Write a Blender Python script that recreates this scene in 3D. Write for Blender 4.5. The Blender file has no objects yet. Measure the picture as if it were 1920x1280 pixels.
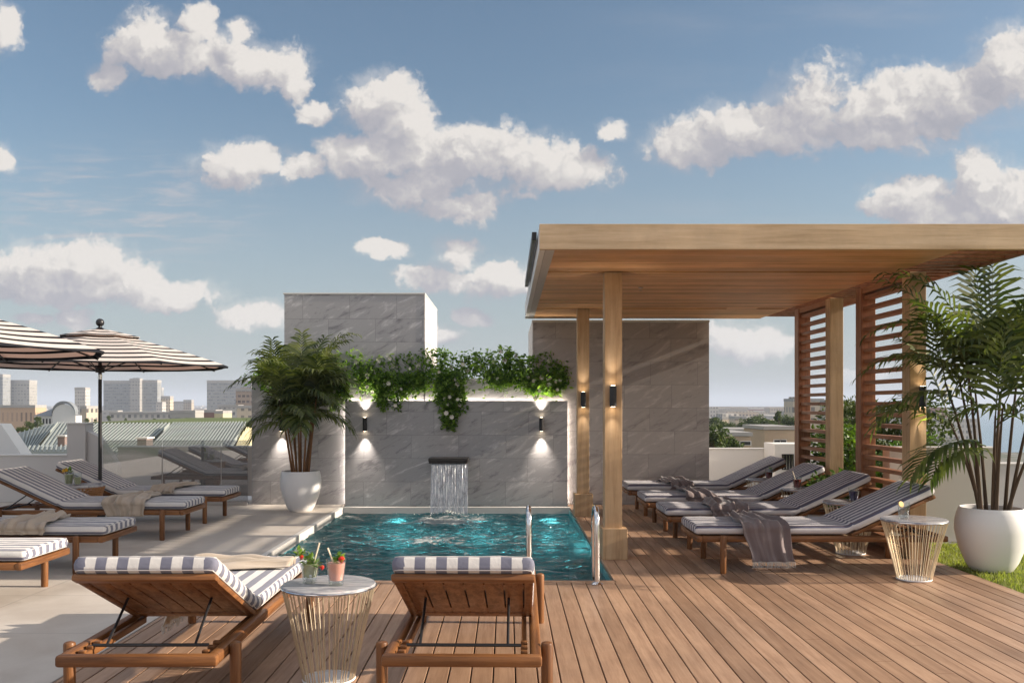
import bpy, bmesh, math, random
import numpy as np
from mathutils import Vector, Matrix, noise as mnoise
random.seed(7)
rad = math.radians
sc = bpy.context.scene

# ---------------------------------------------------------------- camera
cam = bpy.data.cameras.new("camera"); camo = bpy.data.objects.new("camera", cam)
sc.collection.objects.link(camo); sc.camera = camo
camo.location = (0, 0, 1.4); camo.rotation_euler = (rad(90), 0, 0)
cam.sensor_width = 36; cam.lens = 31.875
cam.shift_x = 0.0047; cam.shift_y = 0.0615
cam.clip_start = 0.05; cam.clip_end = 60000

SUN_EL, SUN_AZ = 20.5, 92.0      # azimuth clockwise from +Y
# ---------------------------------------------------------------- nodes helper
class NT:
    def __init__(s, nt): s.nt = nt
    def n(s, t, **k):
        o = s.nt.nodes.new(t)
        for a, b in k.items(): setattr(o, a, b)
        return o
    def l(s, a, b): s.nt.links.new(a, b)
    def put(s, sock, v):
        if isinstance(v, bpy.types.NodeSocket): s.l(v, sock)
        elif v is not None:
            if isinstance(v, (tuple, list)) and len(v) == 3 and sock.type == 'RGBA': v = (*v, 1)
            sock.default_value = v
    def m(s, op, a, b=None, c=None, clamp=False):
        o = s.n('ShaderNodeMath', operation=op, use_clamp=clamp)
        s.put(o.inputs[0], a); s.put(o.inputs[1], b)
        if c is not None: s.put(o.inputs[2], c)
        return o.outputs[0]
    def vm(s, op, a, b=None, c=None, scale=None):
        o = s.n('ShaderNodeVectorMath', operation=op)
        s.put(o.inputs[0], a); s.put(o.inputs[1], b)
        if c is not None: s.put(o.inputs[2], c)
        if scale is not None: s.put(o.inputs[3], scale)
        return o.outputs[1] if op in ('LENGTH', 'DOT_PRODUCT', 'DISTANCE') else o.outputs[0]
    def xyz(s, v):
        o = s.n('ShaderNodeSeparateXYZ'); s.put(o.inputs[0], v); return o.outputs
    def comb(s, x, y, z):
        o = s.n('ShaderNodeCombineXYZ')
        for i, v in enumerate((x, y, z)): s.put(o.inputs[i], v)
        return o.outputs[0]
    def noise(s, vec, scale, detail=4, rough=.55, dist=0, out=0):
        o = s.n('ShaderNodeTexNoise'); s.put(o.inputs['Vector'], vec)
        o.inputs['Scale'].default_value = scale; o.inputs['Detail'].default_value = detail
        o.inputs['Roughness'].default_value = rough; o.inputs['Distortion'].default_value = dist
        return o.outputs[out]
    def white(s, v):
        o = s.n('ShaderNodeTexWhiteNoise', noise_dimensions='3D'); s.put(o.inputs[0], v); return o.outputs
    def mr(s, v, a, b, c=0., d=1., interp='SMOOTHSTEP'):
        o = s.n('ShaderNodeMapRange', interpolation_type=interp)
        s.put(o.inputs[0], v)
        for i, q in enumerate((a, b, c, d)): s.put(o.inputs[i+1], q)
        return o.outputs[0]
    def mix(s, f, a, b, blend='MIX'):
        o = s.n('ShaderNodeMix', data_type='RGBA', blend_type=blend)
        s.put(o.inputs[0], f); s.put(o.inputs[6], a); s.put(o.inputs[7], b)
        return o.outputs[2]
    def ramp(s, f, stops):
        o = s.n('ShaderNodeValToRGB'); s.put(o.inputs[0], f)
        e = o.color_ramp.elements
        while len(e) < len(stops): e.new(.5)
        for i, (p, c) in enumerate(stops): e[i].position = p; e[i].color = (*c, 1)
        return o.outputs[0]

# ---------------------------------------------------------------- world: Nishita sky + procedural clouds
world = bpy.data.worlds.new("World"); sc.world = world; world.use_nodes = True
def build_world():
    nt = world.node_tree; N = NT(nt); bg = nt.nodes['Background']
    bg.inputs[1].default_value = 0.072
    sky = N.n('ShaderNodeTexSky', sky_type='NISHITA', sun_disc=False)
    sky.sun_elevation = rad(SUN_EL); sky.sun_rotation = rad(SUN_AZ)
    sky.air_density = 1.0; sky.dust_density = 1.6; sky.ozone_density = 1.6
    geo = N.n('ShaderNodeTexCoord').outputs['Generated']
    x, y, z = N.xyz(geo)
    ay = N.m('MAXIMUM', N.m('ABSOLUTE', y), .08)
    u = N.m('DIVIDE', x, ay); v = N.m('DIVIDE', z, ay)
    p = N.comb(u, v, 0)
    # domain warp
    w1 = N.vm('SUBTRACT', N.noise(p, 9, 5, .6, out=1), (.5, .5, .5))
    w2 = N.vm('SUBTRACT', N.noise(p, 34, 4, .6, out=1), (.5, .5, .5))
    pw = N.vm('ADD', p, N.vm('ADD', N.vm('SCALE', w1, scale=.045), N.vm('SCALE', w2, scale=.022)))
    pw = N.vm('MULTIPLY', pw, (1, 1, 0))
    blobs = [(270,80,52,52),(335,100,80,45),(372,52,28,40),(450,65,26,20),(465,118,90,34),(552,135,26,40),(590,205,34,22),
             (208,140,30,20),(700,190,55,36),(738,172,42,34),(775,222,46,34),
             (450,303,76,36),(560,312,40,22),(680,290,70,38),(770,285,95,45),(880,300,120,56),(985,300,90,42),(1080,315,60,32),(800,345,130,36),(870,388,64,26),
             (1290,268,66,34),(1385,240,80,42),(1530,185,75,58),(1610,205,100,50),(1480,238,130,44),(1710,195,110,50),(1810,175,100,48),(1890,130,60,60),(1650,250,140,32),
             (1700,375,62,36),(1735,345,36,22),(1838,335,48,60),(1900,380,80,60),(1790,395,110,40),
             (1150,243,26,18),(60,500,80,40),(165,500,80,40),(240,525,60,34),(110,540,130,24),(310,548,90,26),
             (855,478,38,30),(835,525,72,22),(945,528,70,34),(715,470,34,16),(490,590,66,20),(1395,640,70,32),(886,597,30,12),(140,597,34,16),(70,595,30,10),(800,632,60,18),(0,285,26,22),(8,45,26,40),(1600,700,60,10)]
    def field(pv):
        acc = None
        for cx, cy, rx, ry in blobs:
            rx *= 1.24; ry *= 1.24
            iu, iv = 1700/rx, 1700/ry; cu, cv = (cx-951)/1700, (758-cy)/1700
            q = N.vm('LENGTH', N.vm('MULTIPLY_ADD', pv, (iu, iv, 0), (-cu*iu, -cv*iv, 0)))
            acc = q if acc is None else (N.m('SMOOTH_MIN', acc, q, .25))
        return N.m('SUBTRACT', 1.0, acc)
    f0 = field(pw)
    L = (.022, .03, 0)
    f1 = field(N.vm('ADD', pw, L))
    pq = N.vm('ADD', p, N.vm('SCALE', w2, scale=.05))
    def puff(off):
        pp_ = N.vm('ADD', pq, off) if off else pq
        o = None
        for sc_, wt in ((17, .62), (44, .30), (100, .14)):
            vo = N.n('ShaderNodeTexVoronoi', voronoi_dimensions='2D', feature='SMOOTH_F1'); N.l(pp_, vo.inputs['Vector']); vo.inputs['Scale'].default_value = sc_; vo.inputs['Smoothness'].default_value = .35
            t_ = N.m('MULTIPLY', N.m('SUBTRACT', .95, vo.outputs['Distance']), wt)
            o = t_ if o is None else N.m('ADD', o, t_)
        return N.m('ADD', o, N.m('MULTIPLY', N.noise(pp_, 30, 5, .6), .45))
    big = puff(None); bigL = puff((.005, .007, 0))
    fine = N.noise(p, 90, 4, .6)
    den = N.m('ADD', f0, N.m('MULTIPLY', N.m('SUBTRACT', big, .67), 1.1))
    den = N.m('ADD', den, N.m('MULTIPLY', N.m('SUBTRACT', fine, .5), .5))
    alpha = N.m('MAXIMUM', N.mr(den, .0, .42), N.m('MULTIPLY', N.mr(N.m('ADD', f0, N.m('MULTIPLY', N.m('SUBTRACT', N.noise(p, 40, 5, .65), .5), 1.6)), -.35, .5), .42))
    # lit side vs shaded belly: how much cloud stands between here and the sun
    sh = N.m('ADD', N.m('MULTIPLY', N.m('SUBTRACT', f0, f1), 1.15), N.m('MULTIPLY', N.m('SUBTRACT', big, bigL), 1.7))
    thick = N.mr(den, .2, 1.1)
    lit = N.m('ADD', .45, N.m('ADD', N.m('MULTIPLY', sh, .62), N.m('ADD', N.m('MULTIPLY', N.m('SUBTRACT', big, .67), .45), N.m('MULTIPLY', N.m('SUBTRACT', fine, .5), .55))))
    lit = N.m('SUBTRACT', lit, N.m('MULTIPLY', thick, .18), clamp=True)
    ccol = N.ramp(lit, [(0, (3.05, 3.05, 3.4)), (.35, (3.6, 3.5, 3.75)), (.68, (4.6, 4.4, 4.35)), (1, (6.3, 5.95, 5.6))])
    # thin rippled cirrus
    pr = N.n('ShaderNodeMapping'); pr.inputs['Rotation'].default_value = (0, 0, rad(14)); pr.inputs['Scale'].default_value = (14, 95, 1); N.l(p, pr.inputs[0])
    rip = N.noise(pr.outputs[0], 1, 4, .6, .6)
    cm = N.mr(N.vm('LENGTH', N.vm('MULTIPLY_ADD', p, (1700/330, 1700/150, 0), (-(210-951)/330, -(758-400)/150, 0))), .2, 1.1, 1, 0)
    pr2 = N.n('ShaderNodeMapping'); pr2.inputs['Rotation'].default_value = (0, 0, rad(-18)); pr2.inputs['Scale'].default_value = (3, 16, 1); N.l(p, pr2.inputs[0])
    str2 = N.mr(N.noise(pr2.outputs[0], 1, 5, .55), .46, .8)
    cm2 = N.mr(u, -.05, .5)
    cir = N.m('ADD', N.m('MULTIPLY', N.mr(rip, .42, .72), N.m('MULTIPLY', cm, .8)), N.m('MULTIPLY', str2, N.m('MULTIPLY', cm2, .38)), clamp=True)
    low = N.mr(v, .0, .5, 1, 0)
    skyc = N.mix(1, sky.outputs[0], (.93, .985, .97), 'MULTIPLY')
    skyc = N.mix(N.m('MULTIPLY', N.mr(v, 0, .36, 1, 0), .7), skyc, (3.25, 3.6, 3.9))
    c = N.mix(cir, skyc, (3.9, 3.9, 4.15))
    c = N.mix(N.m('MULTIPLY', alpha, N.mr(v, .005, .06, .1, .97)), c, ccol)
    # bright broken cumulus added behind the camera and overhead to fill the shade
    oth = N.noise(geo, 3.2, 6, .6); msk = N.m('MAXIMUM', N.mr(y, .15, -.25), N.mr(z, .5, .68))
    oa = N.m('MULTIPLY', N.m('MULTIPLY', N.mr(oth, .44, .56), msk), N.mr(z, -.02, .08))
    c = N.mix(oa, c, N.mix(N.mr(oth, .5, .7), (9, 8.5, 8.3), (6., 5.8, 6.1)))
    N.l(c, bg.inputs[0])
build_world()
world.cycles.sampling_method = 'MANUAL'; world.cycles.sample_map_resolution = 512

# ---------------------------------------------------------------- sun, exposure
sl = bpy.data.lights.new("sun", 'SUN'); sl.energy = 4.8; sl.angle = rad(.6); sl.color = (1, .86, .70)
so = bpy.data.objects.new("sun", sl); sc.collection.objects.link(so)
d = Vector((math.sin(rad(SUN_AZ))*math.cos(rad(SUN_EL)), math.cos(rad(SUN_AZ))*math.cos(rad(SUN_EL)), math.sin(rad(SUN_EL))))
so.rotation_euler = d.to_track_quat('Z', 'Y').to_euler(); so.location = d*30
sc.view_settings.view_transform = 'Standard'; sc.view_settings.look = 'None'
sc.view_settings.exposure = 0.88; sc.view_settings.gamma = 1
cy = sc.cycles
cy.use_denoising = True; cy.max_bounces = 8; cy.diffuse_bounces = 3; cy.glossy_bounces = 4
cy.transmission_bounces = 6; cy.transparent_max_bounces = 12; cy.volume_bounces = 0
cy.sample_clamp_indirect = 6; cy.caustics_refractive = False; cy.caustics_reflective = False

# ---------------------------------------------------------------- materials
MATS = {}
def newmat(name, rough=.6, spec=.5, metal=0):
    m = bpy.data.materials.new(name); m.use_nodes = True
    N = NT(m.node_tree); b = m.node_tree.nodes['Principled BSDF']
    b.inputs['Roughness'].default_value = rough; b.inputs['Specular IOR Level'].default_value = spec
    b.inputs['Metallic'].default_value = metal
    MATS[name] = m
    return m, N, b
def bump(N, b, h, strength=.3, dist=.01):
    o = N.n('ShaderNodeBump'); o.inputs['Strength'].default_value = strength; o.inputs['Distance'].default_value = dist
    N.put(o.inputs['Height'], h); N.l(o.outputs[0], b.inputs['Normal'])
def plain(name, col, rough=.6, spec=.5, metal=0, var=.12, scale=6, bmp=0, bscale=80):
    m, N, b = newmat(name, rough, spec, metal)
    co = N.n('ShaderNodeTexCoord').outputs['Object']
    n = N.noise(co, scale, 5, .6)
    lo = tuple(c*(1-var) for c in col); hi = tuple(min(1, c*(1+var)) for c in col)
    N.l(N.mix(n, lo, hi), b.inputs['Base Color'])
    if bmp: bump(N, b, N.noise(co, bscale, 4, .6), bmp, .004)
    return m
def wood(name, c1, c2, c3, axis='y', rough=.5, freq=26, world_var=False, board=None, bmp=.12, knots=False):
    """grain runs along axis; board=(axis, pitch) gives every board its own tone"""
    m, N, b = newmat(name, rough, .35)
    co = N.n('ShaderNodeTexCoord').outputs['Object']
    oi = N.n('ShaderNodeObjectInfo').outputs['Random']
    st = {'x': (.06, 1, 1), 'y': (1, .06, 1), 'z': (1, 1, .06)}[axis]
    vec = N.vm('MULTIPLY', co, st)
    vec = N.vm('ADD', vec, N.comb(N.m('MULTIPLY', oi, 31.7), N.m('MULTIPLY', oi, 17.3), 0))
    tone = None
    if board:
        ax, pitch, off = board
        c = N.xyz(co)['xyz'.index(ax)]
        idx = N.m('FLOOR', N.m('DIVIDE', N.m('SUBTRACT', c, off), pitch))
        wn = N.white(N.comb(idx, idx, 3.3))
        tone = wn[0]
        vec = N.vm('ADD', vec, N.vm('SCALE', wn[1], scale=9.))
    g1 = N.noise(vec, freq, 6, .62, .35)
    g2 = N.noise(vec, freq*4.2, 3, .6, .1)
    f = N.m('ADD', N.m('MULTIPLY', g1, .72), N.m('MULTIPLY', g2, .28))
    col = N.ramp(f, [(.3, c3), (.46, c2), (.62, c1)])
    big = N.mr(N.noise(co, 1.3, 5, .65), .3, .7)
    col = N.mix(1, col, N.mix(big, (.84, .84, .85), (1.12, 1.11, 1.1)), 'MULTIPLY')
    if tone is not None:
        col = N.mix(1, col, N.mix(tone, (.79, .76, .73), (1.15, 1.14, 1.13)), 'MULTIPLY')
    if knots:
        kv = N.vm('MULTIPLY', co, {'x': (1.1, 5, 5), 'y': (5, 1.1, 5), 'z': (5, 5, 1.1)}[axis])
        k = N.n('ShaderNodeTexVoronoi'); N.l(kv, k.inputs['Vector']); k.inputs['Scale'].default_value = .8
        col = N.mix(N.mr(k.outputs['Distance'], .02, .10, .55, 0), col, tuple(c*.5 for c in c3))
    N.l(col, b.inputs['Base Color'])
    N.l(N.mr(f, .3, .7, rough+.1, rough-.05), b.inputs['Roughness'])
    bump(N, b, f, bmp, .004)
    return m
for ax in 'xyz':
    wood('teak_'+ax, (.255, .112, .040), (.165, .067, .023), (.07, .026, .009), ax, .42, 30)
    wood('oak_'+ax, (.58, .40, .235), (.50, .33, .18), (.36, .22, .115), ax, .55, 20)
wood('fascia', (.70, .53, .35), (.60, .435, .27), (.42, .285, .165), 'x', .6, 15, knots=True)
wood('soffit', (.84, .50, .25), (.72, .40, .18), (.48, .24, .10), 'x', .5, 15, knots=True, board=('y', .16, 0.))
for ax_ in 'yz': wood('louvre' if ax_ == 'y' else 'stile_shade', (.36, .17, .085), (.28, .125, .062), (.18, .075, .038), ax_, .5, 22)
wood('deck', (.42, .275, .185), (.35, .222, .147), (.25, .15, .098), 'y', .43, 24, board=('x', .115, .042), bmp=.18)
plain('deck_under', (.02, .015, .012), .9)
plain('plaster', (.55, .53, .52), .8, .2, var=.05, scale=2, bmp=.15, bscale=60)
plain('plaster_beige', (.50, .45, .40), .8, .2, var=.06, scale=2)
plain('plaster_white', (.74, .73, .71), .8, .2, var=.04, scale=1.5, bmp=.1)
plain('black_metal', (.012, .012, .014), .4, .5)
plain('dark_bronze', (.02, .017, .015), .35, .5)
plain('wire', (.62, .52, .38), .35, .5, .55, var=.05)
plain('steel', (.75, .75, .76), .16, .5, 1, var=.03)
plain('pot', (.80, .79, .79), .42, .5, var=.03)
plain('soil', (.03, .02, .014), .95, .1, var=.4, scale=30, bmp=.6)
plain('coping', (.62, .60, .57), .5, .4, var=.06)
plain('stem', (.20, .095, .04), .6, .3, var=.35, scale=25)
plain('green_stem', (.10, .13, .035), .55, .3, var=.3, scale=15)
plain('bark', (.10, .07, .05), .9, .2, var=.3)
plain('petal', (.78, .75, .66), .6, .3, var=.06)
plain('wicker', (.42, .21, .09), .6, .3, var=.4, scale=60)
plain('straw_paper', (.75, .66, .5), .5, .3)
plain('strawberry', (.55, .025, .015), .3, .5, var=.2, scale=90)
plain('lemon', (.8, .42, .03), .4, .5)
plain('ice', (.72, .75, .70), .2, .5)
plain('pink_drink', (.72, .34, .26), .35, .5, var=.08, scale=20)
plain('green_drink', (.35, .36, .20), .3, .5, var=.3, scale=40)
plain('red_drink', (.16, .035, .03), .2, .5)
plain('dark_drink', (.05, .04, .09), .2, .5)
plain('rust_roof', (.20, .10, .07), .8)
def leaf_mat(name, c, c2, trans=.35, rough=.45):
    m, N, b = newmat(name, rough, .4)
    geo = N.n('ShaderNodeNewGeometry')
    rnd = geo.outputs['Random Per Island']
    col = N.mix(rnd, c, c2)
    N.l(col, b.inputs['Base Color'])
    tr = N.n('ShaderNodeBsdfTranslucent'); N.l(N.mix(1, col, (1.5, 1.7, .6), 'MULTIPLY'), tr.inputs[0])
    mx = N.n('ShaderNodeMixShader'); mx.inputs[0].default_value = trans
    out = m.node_tree.nodes['Material Output']
    N.l(b.outputs[0], mx.inputs[1]); N.l(tr.outputs[0], mx.inputs[2]); N.l(mx.outputs[0], out.inputs[0])
    return m
leaf_mat('palm_leaf', (.030, .055, .016), (.14, .165, .05), .3)
leaf_mat('palm_leaf_far', (.025, .045, .014), (.13, .15, .045), .3)
leaf_mat('vine_leaf', (.04, .10, .025), (.25, .38, .08), .45)
leaf_mat('shrub_leaf', (.03, .07, .015), (.12, .2, .035), .35)
leaf_mat('tree_leaf', (.03, .055, .015), (.09, .12, .03), .2, .6)
leaf_mat('grass_blade', (.16, .20, .05), (.33, .34, .11), .35, .6)
plain('lawn', (.17, .20, .05), .9, .1, var=.4, scale=20)
plain('meadow', (.12, .15, .06), .9, .1, var=.4, scale=.2)

def stone(name, base, vein, dark, w=.66, h=.325, offx=0., offz=0., plane='xz'):
    m, N, b = newmat(name, .5, .35)
    co = N.n('ShaderNodeTexCoord').outputs['Object']
    X, Y, Z = N.xyz(co)
    a = X if plane[0] == 'x' else Y
    r = N.m('DIVIDE', N.m('SUBTRACT', Z, offz), h)
    row = N.m('FLOOR', r); fr = N.m('FRACT', r)
    sh = N.m('MULTIPLY', N.white(N.comb(row, 1.7, .3))[0], 1.0)
    c = N.m('ADD', N.m('DIVIDE', N.m('SUBTRACT', a, offx), w), N.m('ADD', N.m('MULTIPLY', N.m('MODULO', N.m('ABSOLUTE', row), 2), .5), N.m('MULTIPLY', sh, .12)))
    colm = N.m('FLOOR', c); fc = N.m('FRACT', c)
    wn = N.white(N.comb(colm, row, .5))
    q = N.vm('ADD', N.comb(a, Z, 0), N.vm('SCALE', wn[1], scale=5.))
    m0 = N.n('ShaderNodeMapping'); m0.inputs['Rotation'].default_value = (0, 0, rad(-27)); N.l(q, m0.inputs[0])
    mp = N.n('ShaderNodeMapping'); mp.inputs['Scale'].default_value = (1.0, 3.6, 1); N.l(m0.outputs[0], mp.inputs[0])
    n1 = N.noise(mp.outputs[0], 1.6, 7, .62, 1.3)
    n2 = N.noise(mp.outputs[0], 5.5, 4, .6, 2.2)
    n3 = N.noise(co, .6, 3)
    f = N.m('ADD', N.m('MULTIPLY', n1, .75), N.m('MULTIPLY', n2, .25))
    col = N.ramp(f, [(.34, dark), (.46, base), (.54, base), (.66, vein)])
    col = N.mix(1, col, N.mix(wn[0], (.95, .95, .96), (1.04, 1.04, 1.035)), 'MULTIPLY')
    col = N.mix(1, col, N.mix(n3, (.9, .9, .92), (1.1, 1.08, 1.04)), 'MULTIPLY')
    # joints
    ed = N.m('MINIMUM', N.m('MULTIPLY', N.m('MINIMUM', fr, N.m('SUBTRACT', 1, fr)), h), N.m('MULTIPLY', N.m('MINIMUM', fc, N.m('SUBTRACT', 1, fc)), w))
    j = N.mr(ed, .0015, .0035)
    col = N.mix(j, tuple(k*.62 for k in base), col)
    N.l(col, b.inputs['Base Color'])
    hgt = N.m('ADD', N.m('MULTIPLY', j, .6), N.m('MULTIPLY', f, .4))
    bump(N, b, hgt, .35, .006)
    return m
G0, G1, G2 = (.41, .405, .415), (.66, .65, .65), (.22, .215, .23)
stone('tile_grey', G0, G1, G2)
stone('tile_lit_side', (.55, .53, .52), (.66, .64, .62), (.45, .43, .42), plane='yz')  # paler copy of the grey tile: light on the tower sides put in
stone('tile_shade', (.43, .40, .385), (.60, .565, .54), (.28, .255, .25), offx=.1, offz=.05)  # brownish cast of the shaded tower painted into its tile colour
def terrace_mat():
    m, N, b = newmat('terrace_tile', .55, .35)
    co = N.n('ShaderNodeTexCoord').outputs['Object']
    X, Y, Z = N.xyz(co)
    fx = N.m('FRACT', N.m('DIVIDE', N.m('ADD', X, 2.3+12), 1.2)); fy = N.m('FRACT', N.m('DIVIDE', N.m('SUBTRACT', Y, 9.96-11), 1.1))
    ed = N.m('MINIMUM', N.m('MINIMUM', fx, N.m('SUBTRACT', 1, fx)), N.m('MINIMUM', fy, N.m('SUBTRACT', 1, fy)))
    j = N.mr(ed, .0022, .005)
    wn = N.white(N.comb(N.m('FLOOR', N.m('DIVIDE', N.m('ADD', X, 14.3), 1.2)), N.m('FLOOR', N.m('DIVIDE', N.m('SUBTRACT', Y, -1.04), 1.1)), 0))[0]
    n = N.noise(co, 2.2, 7, .6, .4); n2 = N.noise(co, 40, 3, .6)
    f = N.m('ADD', N.m('MULTIPLY', n, .8), N.m('MULTIPLY', n2, .2))
    col = N.ramp(f, [(.3, (.42, .37, .32)), (.5, (.50, .455, .405)), (.7, (.57, .525, .475))])
    col = N.mix(1, col, N.mix(wn, (.95, .95, .95), (1.04, 1.04, 1.04)), 'MULTIPLY')
    col = N.mix(j, (.36, .33, .30), col)
    N.l(col, b.inputs['Base Color']); N.l(N.mr(f, .3, .7, .45, .65), b.inputs['Roughness'])
    bump(N, b, N.m('ADD', j, N.m('MULTIPLY', n2, .15)), .3, .003)
terrace_mat()
def fabric(name, light, dark, period, duty, phase=0.):
    m, N, b = newmat(name, .85, .2)
    uv = N.n('ShaderNodeUVMap').outputs[0]
    U, V, _ = N.xyz(uv)
    fr = N.m('FRACT', N.m('DIVIDE', N.m('ADD', U, phase+50*period), period))
    s = N.m('MULTIPLY', N.mr(fr, 0, .03), N.mr(fr, duty, duty+.03, 1, 0))
    co = N.n('ShaderNodeTexCoord').outputs['Object']
    weave = N.noise(co, 700, 1, .5)
    soft = N.noise(co, 9, 4, .6)
    col = N.mix(s, light, dark)
    col = N.mix(1, col, N.mix(soft, (.9, .9, .9), (1.08, 1.08, 1.08)), 'MULTIPLY')
    col = N.mix(1, col, N.mix(weave, (.8, .8, .8), (1.2, 1.2, 1.2)), 'MULTIPLY')
    N.l(col, b.inputs['Base Color'])
    b.inputs['Sheen Weight'].default_value = .15
    bump(N, b, N.m('ADD', N.m('MULTIPLY', soft, 1.), N.m('MULTIPLY', weave, .08)), .35, .02)
    return m
fabric('grey_stripe', (.66, .64, .62), (.165, .17, .225), .0965, .5, .0241)
fabric('navy_stripe', (.62, .60, .61), (.10, .10, .155), .08, .54, .02)
def cloth(name, c1, c2, per=.11):
    m, N, b = newmat(name, .9, .15)
    uv = N.n('ShaderNodeUVMap').outputs[0]; U, V, _ = N.xyz(uv)
    fr = N.m('FRACT', N.m('DIVIDE', N.m('ADD', U, 5), per))
    s = N.m('MULTIPLY', N.mr(fr, 0, .1), N.mr(fr, .25, .35, 1, 0))
    co = N.n('ShaderNodeTexCoord').outputs['Object']
    col = N.mix(N.m('MULTIPLY', s, .6), c1, c2)
    col = N.mix(1, col, N.mix(N.noise(co, 260, 3), (.78, .78, .78), (1.2, 1.2, 1.2)), 'MULTIPLY')
    N.l(col, b.inputs['Base Color']); b.inputs['Sheen Weight'].default_value = .3
    bump(N, b, N.noise(co, 300, 2), .3, .004)
cloth('throw_beige', (.44, .37, .30), (.33, .27, .21))
cloth('throw_mauve', (.17, .135, .135), (.25, .21, .21))
plain('fringe', (.55, .53, .50), .9)
def marble():
    m, N, b = newmat('marble', .18, .5)
    co = N.n('ShaderNodeTexCoord').outputs['Object']
    mp = N.n('ShaderNodeMapping'); mp.inputs['Rotation'].default_value = (0, 0, rad(12)); mp.inputs['Scale'].default_value = (1, 5, 1); N.l(co, mp.inputs[0])
    n = N.noise(mp.outputs[0], 4.5, 7, .65, 1.2)
    N.l(N.ramp(n, [(.3, (.13, .14, .19)), (.45, (.34, .34, .37)), (.6, (.52, .51, .52)), (.75, (.66, .64, .62))]), b.inputs['Base Color'])
marble()
def mosaic():
    m, N, b = newmat('pool_tile', .3, .5)
    co = N.n('ShaderNodeTexCoord').outputs['Object']
    n = N.noise(co, 2.5, 5, .6, .5)
    N.l(N.ramp(n, [(.3, (.05, .20, .235)), (.5, (.10, .35, .38)), (.7, (.22, .52, .53))]), b.inputs['Base Color'])
mosaic()
def water():
    m, N, b = newmat('pool_water', .03, .5)
    co = N.n('ShaderNodeTexCoord').outputs['Object']
    c2 = N.vm('MULTIPLY', co, (1, 1.35, 1))
    h = N.m('ADD', N.m('MULTIPLY', N.noise(c2, 2.6, 4, .55, 1.6), 1.0), N.m('MULTIPLY', N.noise(c2, 7., 3, .5, 1.4), .42))
    bp = N.n('ShaderNodeBump'); bp.inputs['Strength'].default_value = 1; bp.inputs['Distance'].default_value = .40; N.l(h, bp.inputs['Height'])
    gl = N.n('ShaderNodeBsdfGlossy'); gl.inputs['Roughness'].default_value = .02; N.l(bp.outputs[0], gl.inputs['Normal'])
    tr = N.n('ShaderNodeBsdfTransparent'); tr.inputs[0].default_value = (.52, .86, .88, 1)
    rf = N.n('ShaderNodeBsdfRefraction'); rf.inputs['IOR'].default_value = 1.33; rf.inputs[0].default_value = (.52, .86, .88, 1); N.l(bp.outputs[0], rf.inputs['Normal'])
    t2 = N.n('ShaderNodeMixShader'); t2.inputs[0].default_value = .5; N.l(tr.outputs[0], t2.inputs[1]); N.l(rf.outputs[0], t2.inputs[2])
    fr = N.n('ShaderNodeFresnel'); fr.inputs[0].default_value = 1.42; N.l(bp.outputs[0], fr.inputs['Normal'])
    mx = N.n('ShaderNodeMixShader'); N.l(N.m('ADD', N.m('MULTIPLY', fr.outputs[0], 1.15), .04, clamp=True), mx.inputs[0]); N.l(t2.outputs[0], mx.inputs[1]); N.l(gl.outputs[0], mx.inputs[2])
    # churned white water below the spout, drifting towards the near edge
    X, Y, Z = N.xyz(co)
    wq = N.vm('SCALE', N.vm('SUBTRACT', N.noise(co, 2.3, 4, .6, out=1), (.5, .5, .5)), scale=.9)
    cw = N.vm('MULTIPLY', N.vm('ADD', co, wq), (1, 1, 0))
    fa = N.mr(N.vm('LENGTH', N.vm('MULTIPLY_ADD', cw, (1/.75, 1/.65, 0), (.75/.75, -11.55/.65, 0))), .25, 1.1, 1, 0)
    fb = N.mr(N.vm('LENGTH', N.vm('MULTIPLY_ADD', cw, (1/.5, 1/.5, 0), (.95/.5, -9.9/.5, 0))), .2, 1., .75, 0)
    fm = N.m('MAXIMUM', fa, fb)
    fn = N.noise(c2, 7, 6, .65, 1.2)
    foam_refl = N.m('MAXIMUM', N.mr(N.m('ADD', N.m('MULTIPLY', fm, .5), fn), .68, .95), N.m('MULTIPLY', N.mr(N.noise(N.vm('MULTIPLY', co, (.8, 2.2, 1)), 3.2, 5, .6, 2.), .50, .68), .50))  # spout foam, plus pale streaks painted pool-wide in place of broken reflections
    df = N.n('ShaderNodeBsdfDiffuse'); df.inputs[0].default_value = (.62, .66, .68, 1); N.l(bp.outputs[0], df.inputs['Normal'])
    m2 = N.n('ShaderNodeMixShader'); N.l(N.m('MULTIPLY', foam_refl, .75), m2.inputs[0]); N.l(mx.outputs[0], m2.inputs[1]); N.l(df.outputs[0], m2.inputs[2])
    N.l(m2.outputs[0], m.node_tree.nodes['Material Output'].inputs[0])
water()
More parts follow.
